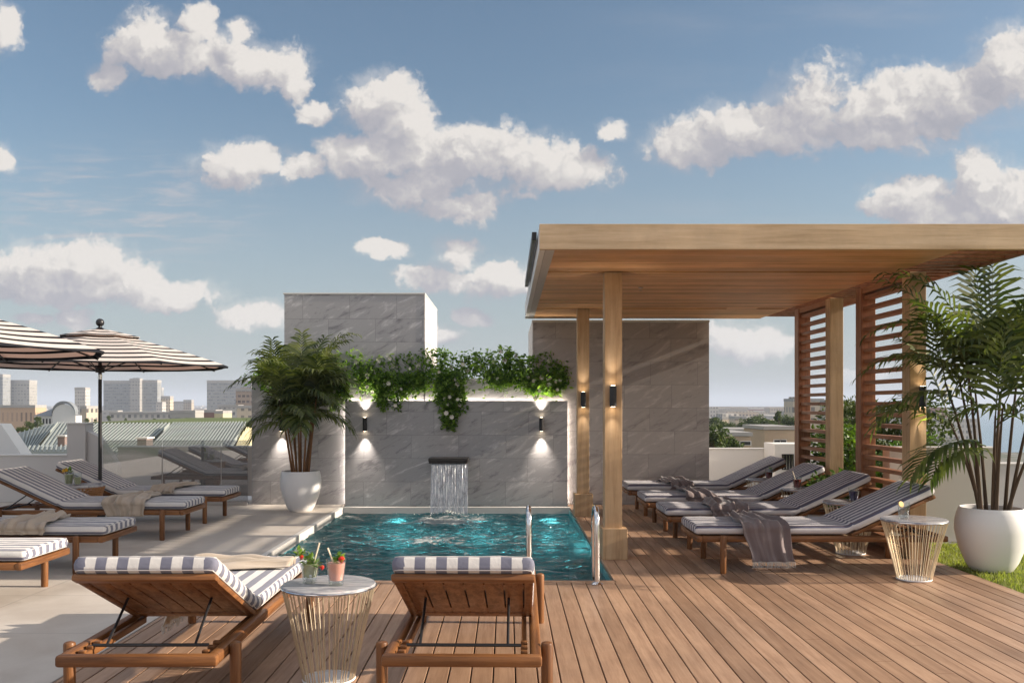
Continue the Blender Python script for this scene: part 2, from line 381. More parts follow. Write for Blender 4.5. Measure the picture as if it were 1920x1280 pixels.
def fallwater():
    m, N, b = newmat('falling_water', .05, .5)
    co = N.n('ShaderNodeTexCoord').outputs['Object']
    v = N.vm('MULTIPLY', co, (1, 1, .07))
    n = N.noise(v, 75, 4, .65, .3); n2 = N.noise(N.vm('MULTIPLY', co, (1, 1, .3)), 22, 3, .6)
    a = N.mr(N.m('ADD', N.m('MULTIPLY', n, .7), N.m('MULTIPLY', n2, .3)), .30, .60)
    bp = N.n('ShaderNodeBump'); bp.inputs['Strength'].default_value = .8; bp.inputs['Distance'].default_value = .01; N.l(n, bp.inputs['Height'])
    gl = N.n('ShaderNodeBsdfGlossy'); gl.inputs['Roughness'].default_value = .12; N.l(bp.outputs[0], gl.inputs['Normal'])
    df = N.n('ShaderNodeBsdfDiffuse'); df.inputs[0].default_value = (.72, .76, .82, 1)
    tl = N.n('ShaderNodeBsdfTranslucent'); tl.inputs[0].default_value = (.72, .76, .82, 1)
    d1 = N.n('ShaderNodeMixShader'); d1.inputs[0].default_value = .4; N.l(df.outputs[0], d1.inputs[1]); N.l(tl.outputs[0], d1.inputs[2])
    d2 = N.n('ShaderNodeMixShader'); d2.inputs[0].default_value = .35; N.l(d1.outputs[0], d2.inputs[1]); N.l(gl.outputs[0], d2.inputs[2])
    tr = N.n('ShaderNodeBsdfTransparent'); tr.inputs[0].default_value = (.80, .85, .95, 1)
    mx = N.n('ShaderNodeMixShader'); N.l(N.m('MULTIPLY', a, .8), mx.inputs[0]); N.l(tr.outputs[0], mx.inputs[1]); N.l(d2.outputs[0], mx.inputs[2])
    N.l(mx.outputs[0], m.node_tree.nodes['Material Output'].inputs[0])
fallwater()
def glass(name, tint, refl_min, rough=0.0):
    m, N, b = newmat(name, .05)
    gl = N.n('ShaderNodeBsdfGlossy'); gl.inputs['Roughness'].default_value = rough
    tr = N.n('ShaderNodeBsdfTransparent'); tr.inputs[0].default_value = (*tint, 1)
    lw = N.n('ShaderNodeLayerWeight'); lw.inputs[0].default_value = .5
    f = N.m('ADD', N.m('MULTIPLY', N.m('POWER', lw.outputs['Facing'], 4.), .75), refl_min+.03, clamp=True)
    mx = N.n('ShaderNodeMixShader'); N.l(f, mx.inputs[0]); N.l(tr.outputs[0], mx.inputs[1]); N.l(gl.outputs[0], mx.inputs[2])
    N.l(mx.outputs[0], m.node_tree.nodes['Material Output'].inputs[0])
glass('balustrade_glass', (.82, .84, .86), .26)
glass('drink_glass', (.95, .97, .975), .02, .02)
def emit(name, col, s):
    m, N, b = newmat(name)
    e = N.n('ShaderNodeEmission'); e.inputs[0].default_value = (*col, 1); e.inputs[1].default_value = s
    N.l(e.outputs[0], m.node_tree.nodes['Material Output'].inputs[0])
emit('led', (1, .88, .76), 17)
emit('bulb', (1, .8, .55), 12)
emit('pool_lamp', (.15, .7, .75), .25)
def canopy_mat():
    m, N, b = newmat('canopy', .85, .1)
    uv = N.n('ShaderNodeUVMap').outputs[0]; U, V, _ = N.xyz(uv)
    fr = N.m('FRACT', N.m('MULTIPLY', V, 8.0))
    s = N.m('MULTIPLY', N.mr(fr, .0, .02), N.mr(fr, .36, .38, 1, 0))
    col = N.mix(s, (.80, .77, .74), (.012, .012, .018))
    N.l(col, b.inputs['Base Color'])
    tr = N.n('ShaderNodeBsdfTranslucent'); N.l(N.mix(s, (.80, .60, .52), (.01, .01, .01)), tr.inputs[0])
    mx = N.n('ShaderNodeMixShader'); mx.inputs[0].default_value = .4
    N.l(b.outputs[0], mx.inputs[1]); N.l(tr.outputs[0], mx.inputs[2]); N.l(mx.outputs[0], m.node_tree.nodes['Material Output'].inputs[0])
canopy_mat()
def facade(name, wall, win, px=3.2, pz=3.1, fx=.5, fz=.5, offx=.25):
    m, N, b = newmat(name, .8, .3)
    co = N.n('ShaderNodeTexCoord').outputs['Object']; X, Y, Z = N.xyz(co)
    nz = N.xyz(N.n('ShaderNodeNewGeometry').outputs['Normal'])[2]
    a = N.m('ADD', X, Y)
    u = N.m('FRACT', N.m('DIVIDE', N.m('ADD', a, 4000), px)); w = N.m('FRACT', N.m('DIVIDE', N.m('ADD', Z, 400), pz))
    mu = N.m('MULTIPLY', N.m('GREATER_THAN', u, offx), N.m('LESS_THAN', u, offx+fx))
    mw = N.m('MULTIPLY', N.m('GREATER_THAN', w, .3), N.m('LESS_THAN', w, .3+fz))
    k = N.m('MULTIPLY', N.m('MULTIPLY', mu, mw), N.m('LESS_THAN', N.m('ABSOLUTE', nz), .4))
    wn = N.white(N.comb(N.m('FLOOR', N.m('DIVIDE', N.m('ADD', a, 4000), px)), N.m('FLOOR', N.m('DIVIDE', N.m('ADD', Z, 400), pz)), 0))[0]
    wc = N.mix(wn, tuple(c*.7 for c in win), tuple(min(1, c*1.6) for c in win))
    n = N.noise(co, .05, 4)
    base = N.mix(n, tuple(c*.88 for c in wall), tuple(min(1, c*1.1) for c in wall))
    N.l(N.mix(k, base, wc), b.inputs['Base Color'])
    N.l(N.mr(k, 0, 1, .85, .3), b.inputs['Roughness'])
    return m
facade('tower_pale', (.34, .33, .31), (.20, .20, .20), 3.0, 3.0, .6, .5)
facade('tower_glassy', (.26, .27, .27), (.17, .18, .20), 2.0, 3.0, .8, .45, .1)
facade('tower_brick', (.48, .33, .22), (.26, .18, .13), 1.7, 5.3, .4, .6)
facade('tower_cream', (.55, .47, .36), (.16, .14, .12), 2.4, 2.9, .45, .5)
facade('tower_brown', (.36, .27, .21), (.12, .09, .08), 2.0, 2.6, .7, .4)
facade('tower_white', (.48, .46, .43), (.20, .20, .20), 1.9, 2.6, .5, .5)
facade('tower_old', (.44, .38, .31), (.14, .13, .13), 2.6, 2.9, .5, .5)
def roofmetal():
    m, N, b = newmat('roof_metal', .55, .4)
    co = N.n('ShaderNodeTexCoord').outputs['Object']
    n = N.noise(co, 1.3, 5, .6)
    N.l(N.mix(n, (.24, .275, .265), (.38, .41, .395)), b.inputs['Base Color'])
roofmetal()
plain('roof_grey', (.22, .24, .26), .6, .3, var=.2, scale=.5)
plain('roof_flat', (.34, .33, .32), .8, .3, var=.25, scale=.3)
plain('tan_wall', (.42, .33, .245), .85, .2, var=.15, scale=.5)
plain('yellow_wall', (.52, .47, .30), .85, .2, var=.15, scale=.5)
plain('chimney_brick', (.22, .17, .16), .85, .2, var=.25, scale=9)
def cityground():
    m, N, b = newmat('city_ground', .95, .1)
    co = N.n('ShaderNodeTexCoord').outputs['Object']
    n = N.noise(co, .012, 6, .65); v = N.noise(co, .05, 4, .7)
    N.l(N.ramp(N.m('ADD', N.m('MULTIPLY', n, .6), N.m('MULTIPLY', v, .4)), [(.4, (.06, .09, .04)), (.5, (.16, .16, .13)), (.6, (.30, .28, .26))]), b.inputs['Base Color'])
cityground()
plain('sea', (.16, .26, .34), .35, .5, var=.1, scale=.01)

# ---------------------------------------------------------------- geometry helpers
class MB:
    def __init__(s): s.v = []; s.f = []; s.uv = {}; s.mi = []
    def add(s, vs, fs, uvs=None):
        o = len(s.v); s.v += [tuple(q) for q in vs]
        for k, f in enumerate(fs):
            if uvs is not None: s.uv[len(s.f)] = uvs[k]
            s.f.append(tuple(i+o for i in f))
        return o
    def box(s, x0, x1, y0, y1, z0, z1, M=None, c=0.):
        """box with chamfered edges when c > 0"""
        if c <= 0:
            vs = [(x, y, z) for z in (z0, z1) for y in (y0, y1) for x in (x0, x1)]
            fs = [(0, 2, 3, 1), (4, 5, 7, 6), (0, 1, 5, 4), (2, 6, 7, 3), (0, 4, 6, 2), (1, 3, 7, 5)]
        else:
            bm = bmesh.new(); bmesh.ops.create_cube(bm, size=1)
            for v in bm.verts: v.co = ((x0+x1)/2+v.co.x*(x1-x0), (y0+y1)/2+v.co.y*(y1-y0), (z0+z1)/2+v.co.z*(z1-z0))
            bmesh.ops.bevel(bm, geom=bm.edges[:], offset=c, segments=2, profile=.5, affect='EDGES')
            bm.verts.index_update(); vs = [tuple(v.co) for v in bm.verts]; fs = [tuple(v.index for v in f.verts) for f in bm.faces]; bm.free()
        if M is not None: vs = [tuple(M @ Vector(q)) for q in vs]
        s.add(vs, fs)
    def tube(s, pts, r, n=8, caps=True, close=False):
        pts = [Vector(p) for p in pts]; rs = r if isinstance(r, (list, tuple)) else [r]*len(pts)
        prev = None; vs = []; fs = []
        for i, p in enumerate(pts):
            if close: t = pts[(i+1) % len(pts)]-pts[i-1]
            else: t = (pts[min(i+1, len(pts)-1)]-pts[max(i-1, 0)])
            t.normalize()
            if prev is None:
                a = Vector((0, 0, 1)) if abs(t.z) < .9 else Vector((1, 0, 0)); u = t.cross(a).normalized()
            else:
                u = (prev-t*prev.dot(t)).normalized()
            w = t.cross(u); prev = u
            for k in range(n):
                a = 2*math.pi*k/n; vs.append(p+(u*math.cos(a)+w*math.sin(a))*rs[i])
        m = len(pts)
        for i in range(m if close else m-1):
            for k in range(n):
                a, b = i*n+k, i*n+(k+1) % n; j = ((i+1) % m)*n
                fs.append((a, b, j+(k+1) % n, j+k))
        if caps and not close:
            fs.append(tuple(reversed(range(n)))); fs.append(tuple(range((m-1)*n, m*n)))
        s.add(vs, fs)
    def lathe(s, prof, n=32, cx=0, cy=0, cz=0):
        vs = []; fs = []
        for r, z in prof:
            for k in range(n):
                a = 2*math.pi*k/n; vs.append((cx+r*math.cos(a), cy+r*math.sin(a), cz+z))
        for i in range(len(prof)-1):
            for k in range(n):
                fs.append((i*n+k, i*n+(k+1) % n, (i+1)*n+(k+1) % n, (i+1)*n+k))
        if prof[0][0] > 1e-6: fs.append(tuple(reversed(range(n))))
        if prof[-1][0] > 1e-6: fs.append(tuple(range((len(prof)-1)*n, len(prof)*n)))
        s.add(vs, fs)
    def sphere(s, c, r, n=10, sq=1.):
        pr = [(max(1e-5, r*math.sin(math.pi*i/n)), -r*sq*math.cos(math.pi*i/n)) for i in range(n+1)]
        s.lathe(pr, n*2, *c)
    def build(s, name, mat, parent=None, smooth=None, sharp=35, loc=None, subsurf=0):
        me = bpy.data.meshes.new(name); me.from_pydata(s.v, [], s.f); 
        if s.uv:
            ul = me.uv_layers.new(name='UVMap')
            for p in me.polygons:
                u = s.uv.get(p.index)
                if u:
                    for li, q in zip(p.loop_indices, u): ul.data[li].uv = q
        me.validate(); me.update()
        ms = mat if isinstance(mat, (list, tuple)) else [mat]
        for q in ms: me.materials.append(MATS[q])
        if smooth:
            me.polygons.foreach_set('use_smooth', [True]*len(me.polygons))
            if sharp < 180: me.set_sharp_from_angle(angle=rad(sharp))
        o = bpy.data.objects.new(name, me); sc.collection.objects.link(o)
        if parent: o.parent = parent
        if loc: o.location = loc
        return o
def tag(o, label, cat=None, group=None, kind=None):
    if label: o['label'] = label
    if cat: o['category'] = cat
    if group: o['group'] = group
    if kind: o['kind'] = kind
    return o
def thing(name, label, cat, loc=(0, 0, 0), rz=0, group=None):
    o = bpy.data.objects.new(name, None); sc.collection.objects.link(o)
    o.empty_display_size = .1
    o.location = loc; o.rotation_euler = (0, 0, rz); return tag(o, label, cat, group)
def copy_tree(o, parent=None):
    c = o.copy(); sc.collection.objects.link(c); c.parent = parent
    for ch in [q for q in sc.objects if q.parent == o]: copy_tree(ch, c)
    return c
def struct(name, mb, mat, **k): return tag(mb.build(name, mat, **k), None, None, None, 'structure')

# ================================================================ SETTING
m = MB(); m.box(-60, 60, -40, -38, -25.02, -25.01)
G = MB(); G.add([(-14000, -3000, -25), (14000, -3000, -25), (14000, 16000, -25), (-14000, 16000, -25)], [(0, 1, 2, 3)])
struct('city_ground', G, 'city_ground')
S = MB(); S.add([(260, 500, -24.9), (9000, 500, -24.9), (9000, 9000, -24.9), (2600, 9000, -24.9)], [(0, 1, 2, 3)])
struct('water', S, 'sea')

# deck boards (real gaps between boards); runs in front of the pool and right of it
PX0, PX1, PY0, PY1 = -2.24, .84, 7.23, 12.33
D = MB(); k0 = .042
n0 = math.floor((-2.29-k0)/.115); n1 = math.ceil((3.84-k0)/.115)
for k in range(n0, n1):
    a = k0+k*.115; x0, x1 = a+.0035, a+.1115
    x1 = min(x1, 3.84); x0 = max(x0, -2.29)
    if x1-x0 < .01: continue
    ends = []
    yend = 7.14 if x0 < .84 else 12.70
    rnd = random.Random(k)
    y = -2.0; cuts = [y]
    while True:
        y += rnd.choice([3.6, 4.2]) if y > -2 else rnd.uniform(1.5, 3.9)
        if y > yend-.6: break
        if y > 6.2 or y < 3.0 or x0 > 1.6: cuts.append(y)
    cuts.append(yend)
    for c0, c1 in zip(cuts[:-1], cuts[1:]):
        D.box(x0, x1, c0+.001, c1-.002, -.03, 0, c=.0028)
    if yend < 8 and x1 > .84: pass
D.box(PX0-.05, .866, 7.148, PY0-.002, -.03, 0, c=.003)
struct('deck', D, 'deck')
U = MB(); U.box(-2.28, 3.85, -2.5, 7.2, -.12, -.034); U.box(.862, 3.85, 7.2, 12.7, -.12, -.034)
struct('deck_base', U, 'deck_under')
# terrace paving left of pool and deck
T = MB(); T.box(-9.5, -2.296, -2.5, 13.3, -.12, 0); T.box(-2.296, PX0-.05, PY0-.02, 12.72, -.12, 0)
struct('terrace', T, 'terrace_tile')
# the building mass that carries the roof terrace
B = MB(); B.box(-9.5, 7.4, -3, 6.9, -25, -.125); B.box(-9.5, -2.6, 6.9, 15.5, -25, -.125); B.box(-2.6, 7.4, 12.9, 15.5, -25, -.125); B.box(1.2, 7.4, 6.9, 12.9, -25, -.125)
B.box(-2.6, 1.2, 6.9, 12.9, -25, -2.0)
struct('rooftop_structure', B, 'plaster')
# lawn on the right
Lw = MB(); Lw.box(3.856, 7.4, -2.5, 9.2, -.12, -.012); struct('lawn', Lw, 'lawn')
Lr = MB(); Lr.box(3.856, 7.4, 9.2, 15.4, -.12, -.004); struct('gravel_roof', Lr, 'roof_flat')
# pool shell
P = MB(); zb, zt = -1.25, -.055; t = .12
P.box(PX0-t, PX1+.02, PY0-.0, PY1+t, zb-.1, zb)
P.box(PX0-t, PX0, PY0, PY1+t, zb, zt-.03); P.box(PX1, PX1+.02, PY0, PY1+t, zb, -.036); P.box(PX0, PX1, PY1, PY1+t, zb, zt-.03)
P.box(PX0, PX1, PY0-.028, PY0-.001, zb, -.036)
struct('pool', P, 'pool_tile')
C = MB(); C.box(PX0-.05, PX0+.012, PY0-.02, PY1+.02, zt-.03, .006, c=.004); C.box(PX0+.012, PX1+.022, PY1-.012, PY1+.07, zt-.03, .006, c=.004)
struct('pool_coping', C, 'coping')
Wt = MB(); nx, ny = 170, 280
vs = [(PX0+.002+(PX1-PX0-.004)*i/nx, PY0+.002+(PY1-PY0-.004)*j/ny, 0) for j in range(ny+1) for i in range(nx+1)]
vv = []
for x, y, z in vs:
    dd = math.hypot(x+.7, (y-12.0)*1.2)
    h = .034*mnoise.noise(Vector((x*2.0, y*3.4, 0)))+.020*mnoise.noise(Vector((x*4.6, y*7.5, 4)))+.005*mnoise.noise(Vector((x*11, y*16, 8)))
    h += .035*math.exp(-(dd/.42)**2)*(.7+.6*mnoise.noise(Vector((x*12, y*12, 1))))
    vv.append((x, y, -.085+h))
Wt.add(vv, [(j*(nx+1)+i, j*(nx+1)+i+1, (j+1)*(nx+1)+i+1, (j+1)*(nx+1)+i) for j in range(ny) for i in range(nx)])
struct('pool_water', Wt, 'pool_water', smooth=True, sharp=180)
Gr = MB(); R = random.Random(3)
for _ in range(15000):
    x = 3.85+abs(R.gauss(0, 1))*.9 if R.random() < .35 else R.uniform(3.85, 6.4); y = R.uniform(6.2, 9.15); x = min(x, 6.4)
    h = R.uniform(.02, .05); a = R.uniform(0, 6.28); w = .004; lx, ly = R.gauss(0, .014), R.gauss(0, .014)
    c, s_ = math.cos(a)*w, math.sin(a)*w
    Gr.add([(x-c, y-s_, -.012), (x+c, y+s_, -.012), (x+c*.6+lx*.4, y+s_*.6+ly*.4, h*.6-.01), (x+lx, y+ly, h-.01)], [(0, 1, 2), (0, 2, 3)])
tag(Gr.build('grass', 'grass_blade'), 'short bright green lawn grass beside the timber deck', 'grass', None, 'stuff')

# ================================================================ FEATURE WALL AND STONE TOWERS
YW = 12.73
w = thing('feature_wall', 'low grey stone tiled wall behind the pool, carrying the trailing flowering plants', 'wall', (0, YW, 0))
q = MB(); q.box(-3.587, .365, 0, .30, 0, 1.74); q.build('wall_body', 'tile_grey', w)
pn = MB(); pn.box(-2.26, .842, -.10, -.07, -.02, 1.452, c=.002); pn.build('stone_panel', 'tile_grey', w)
tl = MB(); tl.box(-3.60, .365, -.012, .31, 1.742, 1.765, c=.003); tl.build('planter_ledge', 'coping', w)
led = MB()
led.box(-2.225, .805, -.045, -.028, 1.405, 1.420); led.box(-2.228, -2.213, -.045, -.028, .02, 1.40); led.box(.795, .81, -.045, -.028, .02, 1.40); led.box(-2.2, .78, -.045, -.028, .022, .036)
led.build('light_strip', 'led', w)
br = MB()
for xx in (-2.0, -1.2, -.4, .5): br.box(xx, xx+.06, -.07, 0, .5, .56); br.box(xx, xx+.06, -.07, 0, 1.1, 1.16)
br.build('panel_bracket', 'black_metal', w)
tw = thing('stone_tower', 'tall grey stone clad block with pale lit right side, behind the left palm', 'tower', (-2.15, YW, 0))
q = MB(); q.box(-.98, .98, .004, 2.2, 0, 2.945); q.build('tower_body', 'tile_grey', tw)
q = MB(); q.box(.981, .995, 0.0, 2.21, 0, 2.945); q.build('side_cladding', 'tile_lit_side', tw)
q = MB(); q.box(-.995, 1.0, -.006, 2.22, 2.945, 2.966, c=.004); q.build('cap', 'coping', tw)
tw = thing('stone_tower', 'wide grey stone clad block with painted brownish shade, under the timber canopy back edge', 'tower', (1.6, YW, 0))
q = MB(); q.box(-1.232, 1.232, -.012, 2.4, 0, 2.55); q.build('tower_body', 'tile_shade', tw)
q = MB(); q.box(-1.246, -1.233, -.016, 2.41, 1.765, 2.55); q.build('side_cladding', 'tile_lit_side', tw)
q = MB(); q.box(-1.25, 1.24, -.02, 2.42, 2.55, 2.585, c=.004); q.build('cap', 'coping', tw)

# waterfall spout
wf = thing('waterfall', 'dark metal spout pouring a sheet of water into the pool', 'waterfall', (-.80, 12.63, 0))
q = MB(); q.box(-.268, .268, -.36, 0, .628, .672, c=.006); q.box(-.262, .262, -.352, -.02, .60, .628, c=.003); q.build('spout', 'dark_bronze', wf)
q = MB(); nx, nz = 60, 40; vs = []
for j in range(nz+1):
    tt = j/nz; z = .605-tt*.70; yo = -.325-.16*tt**.5; sp = .245*(1+.04*tt)
    for i in range(nx+1):
        xx = -sp+2*sp*i/nx
        vs.append((xx+.02+.003*mnoise.noise(Vector((i*.7, tt*2, 0))), yo+.012*mnoise.noise(Vector((i*.5, tt*1.5, 3))), z))
q.add(vs, [(j*(nx+1)+i, j*(nx+1)+i+1, (j+1)*(nx+1)+i+1, (j+1)*(nx+1)+i) for j in range(nz) for i in range(nx)])
q.build('water_sheet', 'falling_water', wf, smooth=True, sharp=180)
q = MB(); R = random.Random(5)
for _ in range(90):
    a = R.uniform(0, 6.28); rr = abs(R.gauss(0, .14)); q.sphere((.0+rr*math.cos(a)*1.9, -.50+rr*math.sin(a), -.065+R.random()*.05*math.exp(-rr*5)), R.uniform(.003, .009), 4)
q.build('splash', 'ice', wf, smooth=True)['kind'] = 'stuff'

# ================================================================ wall lamps (up and down light)
def spot(parent, loc, up, energy, size=72, col=(1, .90, .78)):
    l = bpy.data.lights.new('spot', 'SPOT'); l.energy = energy; l.spot_size = rad(size); l.spot_blend = 1.0; l.color = col; l.shadow_soft_size = .012
    o = bpy.data.objects.new('spot', l); sc.collection.objects.link(o); o.parent = parent; o.location = loc
    o.rotation_euler = (rad(180) if up else 0, 0, 0)
def wall_lamp(x, y, z, label, e=3.2, w=.034, group='up and down wall lamps', col=(1, .90, .78), k=1.3):
    t = thing('wall_lamp', label, 'lamp', (x, y, z), 0, group)
    q = MB(); q.lathe([(w*.8, -.095), (w, -.09), (w, .09), (w*.8, .095)], 24, 0, -w-.02, 0); q.build('lamp_body', 'black_metal', t, smooth=True)
    q = MB(); q.box(-.02, .02, -.03, -.001, -.05, .05); q.build('mounting_plate', 'black_metal', t)
    for s_ in (-1, 1):
        q = MB(); q.lathe([(w*.7, .0955*s_), (w*.6, .0965*s_)], 20, 0, -w-.02, 0); q.build('bulb', 'bulb', t)
        spot(t, (0, -w-.035, s_*.10), s_ > 0, e*k, col=col)
wall_lamp(-1.975, YW-.10, 1.125, 'small black tube lamp on the stone panel left of the water spout', 2.6, .03, col=(1, .88, .76), k=9.)
wall_lamp(.475, YW-.10, 1.125, 'small black tube lamp on the stone panel right of the water spout', 2.6, .03, col=(1, .88, .76), k=9.)
wall_lamp(-3.16, YW, 1.125, 'small black tube lamp on the grey wall, hidden behind the left potted palm', 2.6, .03, col=(1, .88, .76), k=9.)

# ================================================================ PERGOLA
pg = thing('pergola', 'large light timber pergola with solid plank roof, square posts and louvred side screens', 'pergola', (0, 0, 0))
ZR = 2.60; RX0, RX1, RY0, RY1 = .25, 4.16, 7.01, 12.69
q = MB(); q.box(RX0, RX1, RY0, RY0+.045, ZR, ZR+.195, c=.002); q.build('front_fascia', 'fascia', pg)
q = MB(); q.box(RX0, RX0+.045, RY0+.047, RY1, ZR, ZR+.195, c=.002); q.build('side_fascia', 'plaster_white', pg)
q = MB(); q.box(RX0+.047, 3.54, RY1-.05, RY1, ZR, ZR+.195, c=.002); q.build('back_fascia', 'fascia', pg)
q = MB(); q.box(RX1-.05, RX1, RY0+.047, RY1, ZR, ZR+.15, c=.003); q.build('outer_beam', 'louvre', pg)
q = MB(); q.box(RX0+.047, RX0+.12, RY0+.047, RY1-.052, ZR+.002, ZR+.02); q.build('edge_trim', 'plaster', pg)
q = MB(); q.box(RX0-.05, RX0-.012, RY0+.3, 10.2, ZR+.12, ZR+.19, c=.003); q.build('gutter', 'black_metal', pg)
q = MB()
def slab(x0, x1, y0, y1): q.box(x0, x1, y0, y1, ZR+.004, ZR+.03)
slab(RX0+.12, 3.54, RY0+.047, 8.20); slab(RX0+.12, 3.54, 8.285, 11.33); slab(RX0+.12, 3.54, 11.44, RY1-.052)
slab(3.3, 3.54, 8.2001, 8.2849); slab(2.76, 3.14, 11.3301, 11.4399)
q.build('plank_ceiling', 'soffit', pg)
q = MB(); q.box(RX0+.05, 3.56, RY0+.05, RY1-.052, ZR+.05, ZR+.18); q.build('roof_core', 'deck_under', pg)
q = MB(); q.box(RX0+.05, 3.56, RY0+.05, RY1-.052, ZR+.181, ZR+.19); q.build('roof_cover', 'roof_grey', pg)
y = RY0+.09
while y < RY1-.1:
    q = MB(); q.box(3.562, RX1-.052, y, y+.055, ZR+.008, ZR+.14, c=.003); q.build('rafter', 'louvre', pg); y += .19
def post(x0, x1, y0, y1, base=None, mt='oak_z'):
    q = MB(); q.box(x0, x1, y0, y1, 0 if not base else .27, ZR+.003, c=.004); p_ = q.build('post', mt, pg)
    if base:
        q = MB(); q.box(*base, 0, .28, c=.005); q.build('post_base', 'oak_z', pg)
post(.885, 1.044, 8.23, 8.39, (.861, 1.087, 8.18, 8.44))
post(.880, 1.030, 11.37, 11.52, (.843, 1.073, 11.33, 11.57))
for (a, b, c_, d_) in ((8.22, 8.385, 9.35, 9.50), (10.25, 10.40, 11.36, 11.52)):
    post(3.65, 3.80, a, b)
    post(3.65, 3.80, c_, d_, None, 'stile_shade')  # stiles take a darker reddish colour that stands in for their shade
    sc_ = bpy.data.objects.new('louvre_screen', None); sc.collection.objects.link(sc_); sc_.parent = pg
    z = .08
    while z < ZR-.08:
        M = Matrix.Translation((3.725, 0, z+.02))
        q = MB(); q.box(-.046, .046, b+.001, c_-.001, -.019, .019, M=M, c=.003); q.build('slat', 'louvre', sc_); z += .109
    for z_a, z_b in ((ZR-.06, ZR-.002), (.02, .06)):
        q = MB(); q.box(3.66, 3.79, b+.001, c_-.001, z_a, z_b); q.build('screen_rail', 'louvre', sc_)
wall_lamp(.955, 8.23, 1.475, 'black tube lamp on the front left pergola post', 2.6, .032)
wall_lamp(.95, 11.37, 1.462, 'black tube lamp on the rear left pergola post', 2.6, .032)
wall_lamp(3.745, 8.22, 1.47, 'black tube lamp on the right front pergola post behind palm fronds', 2.6, .032)
# sprinkler under the ceiling
s_ = thing('ceiling_sprinkler', 'tiny white sprinkler head on the pergola ceiling', 'sprinkler', (1.37, 9.3, ZR+.003))
q = MB(); q.lathe([(.028, 0), (.028, -.006), (.008, -.012), (.008, -.03), (.02, -.032), (.02, -.036)], 14); q.build('sprinkler_head', 'steel', s_, smooth=True)

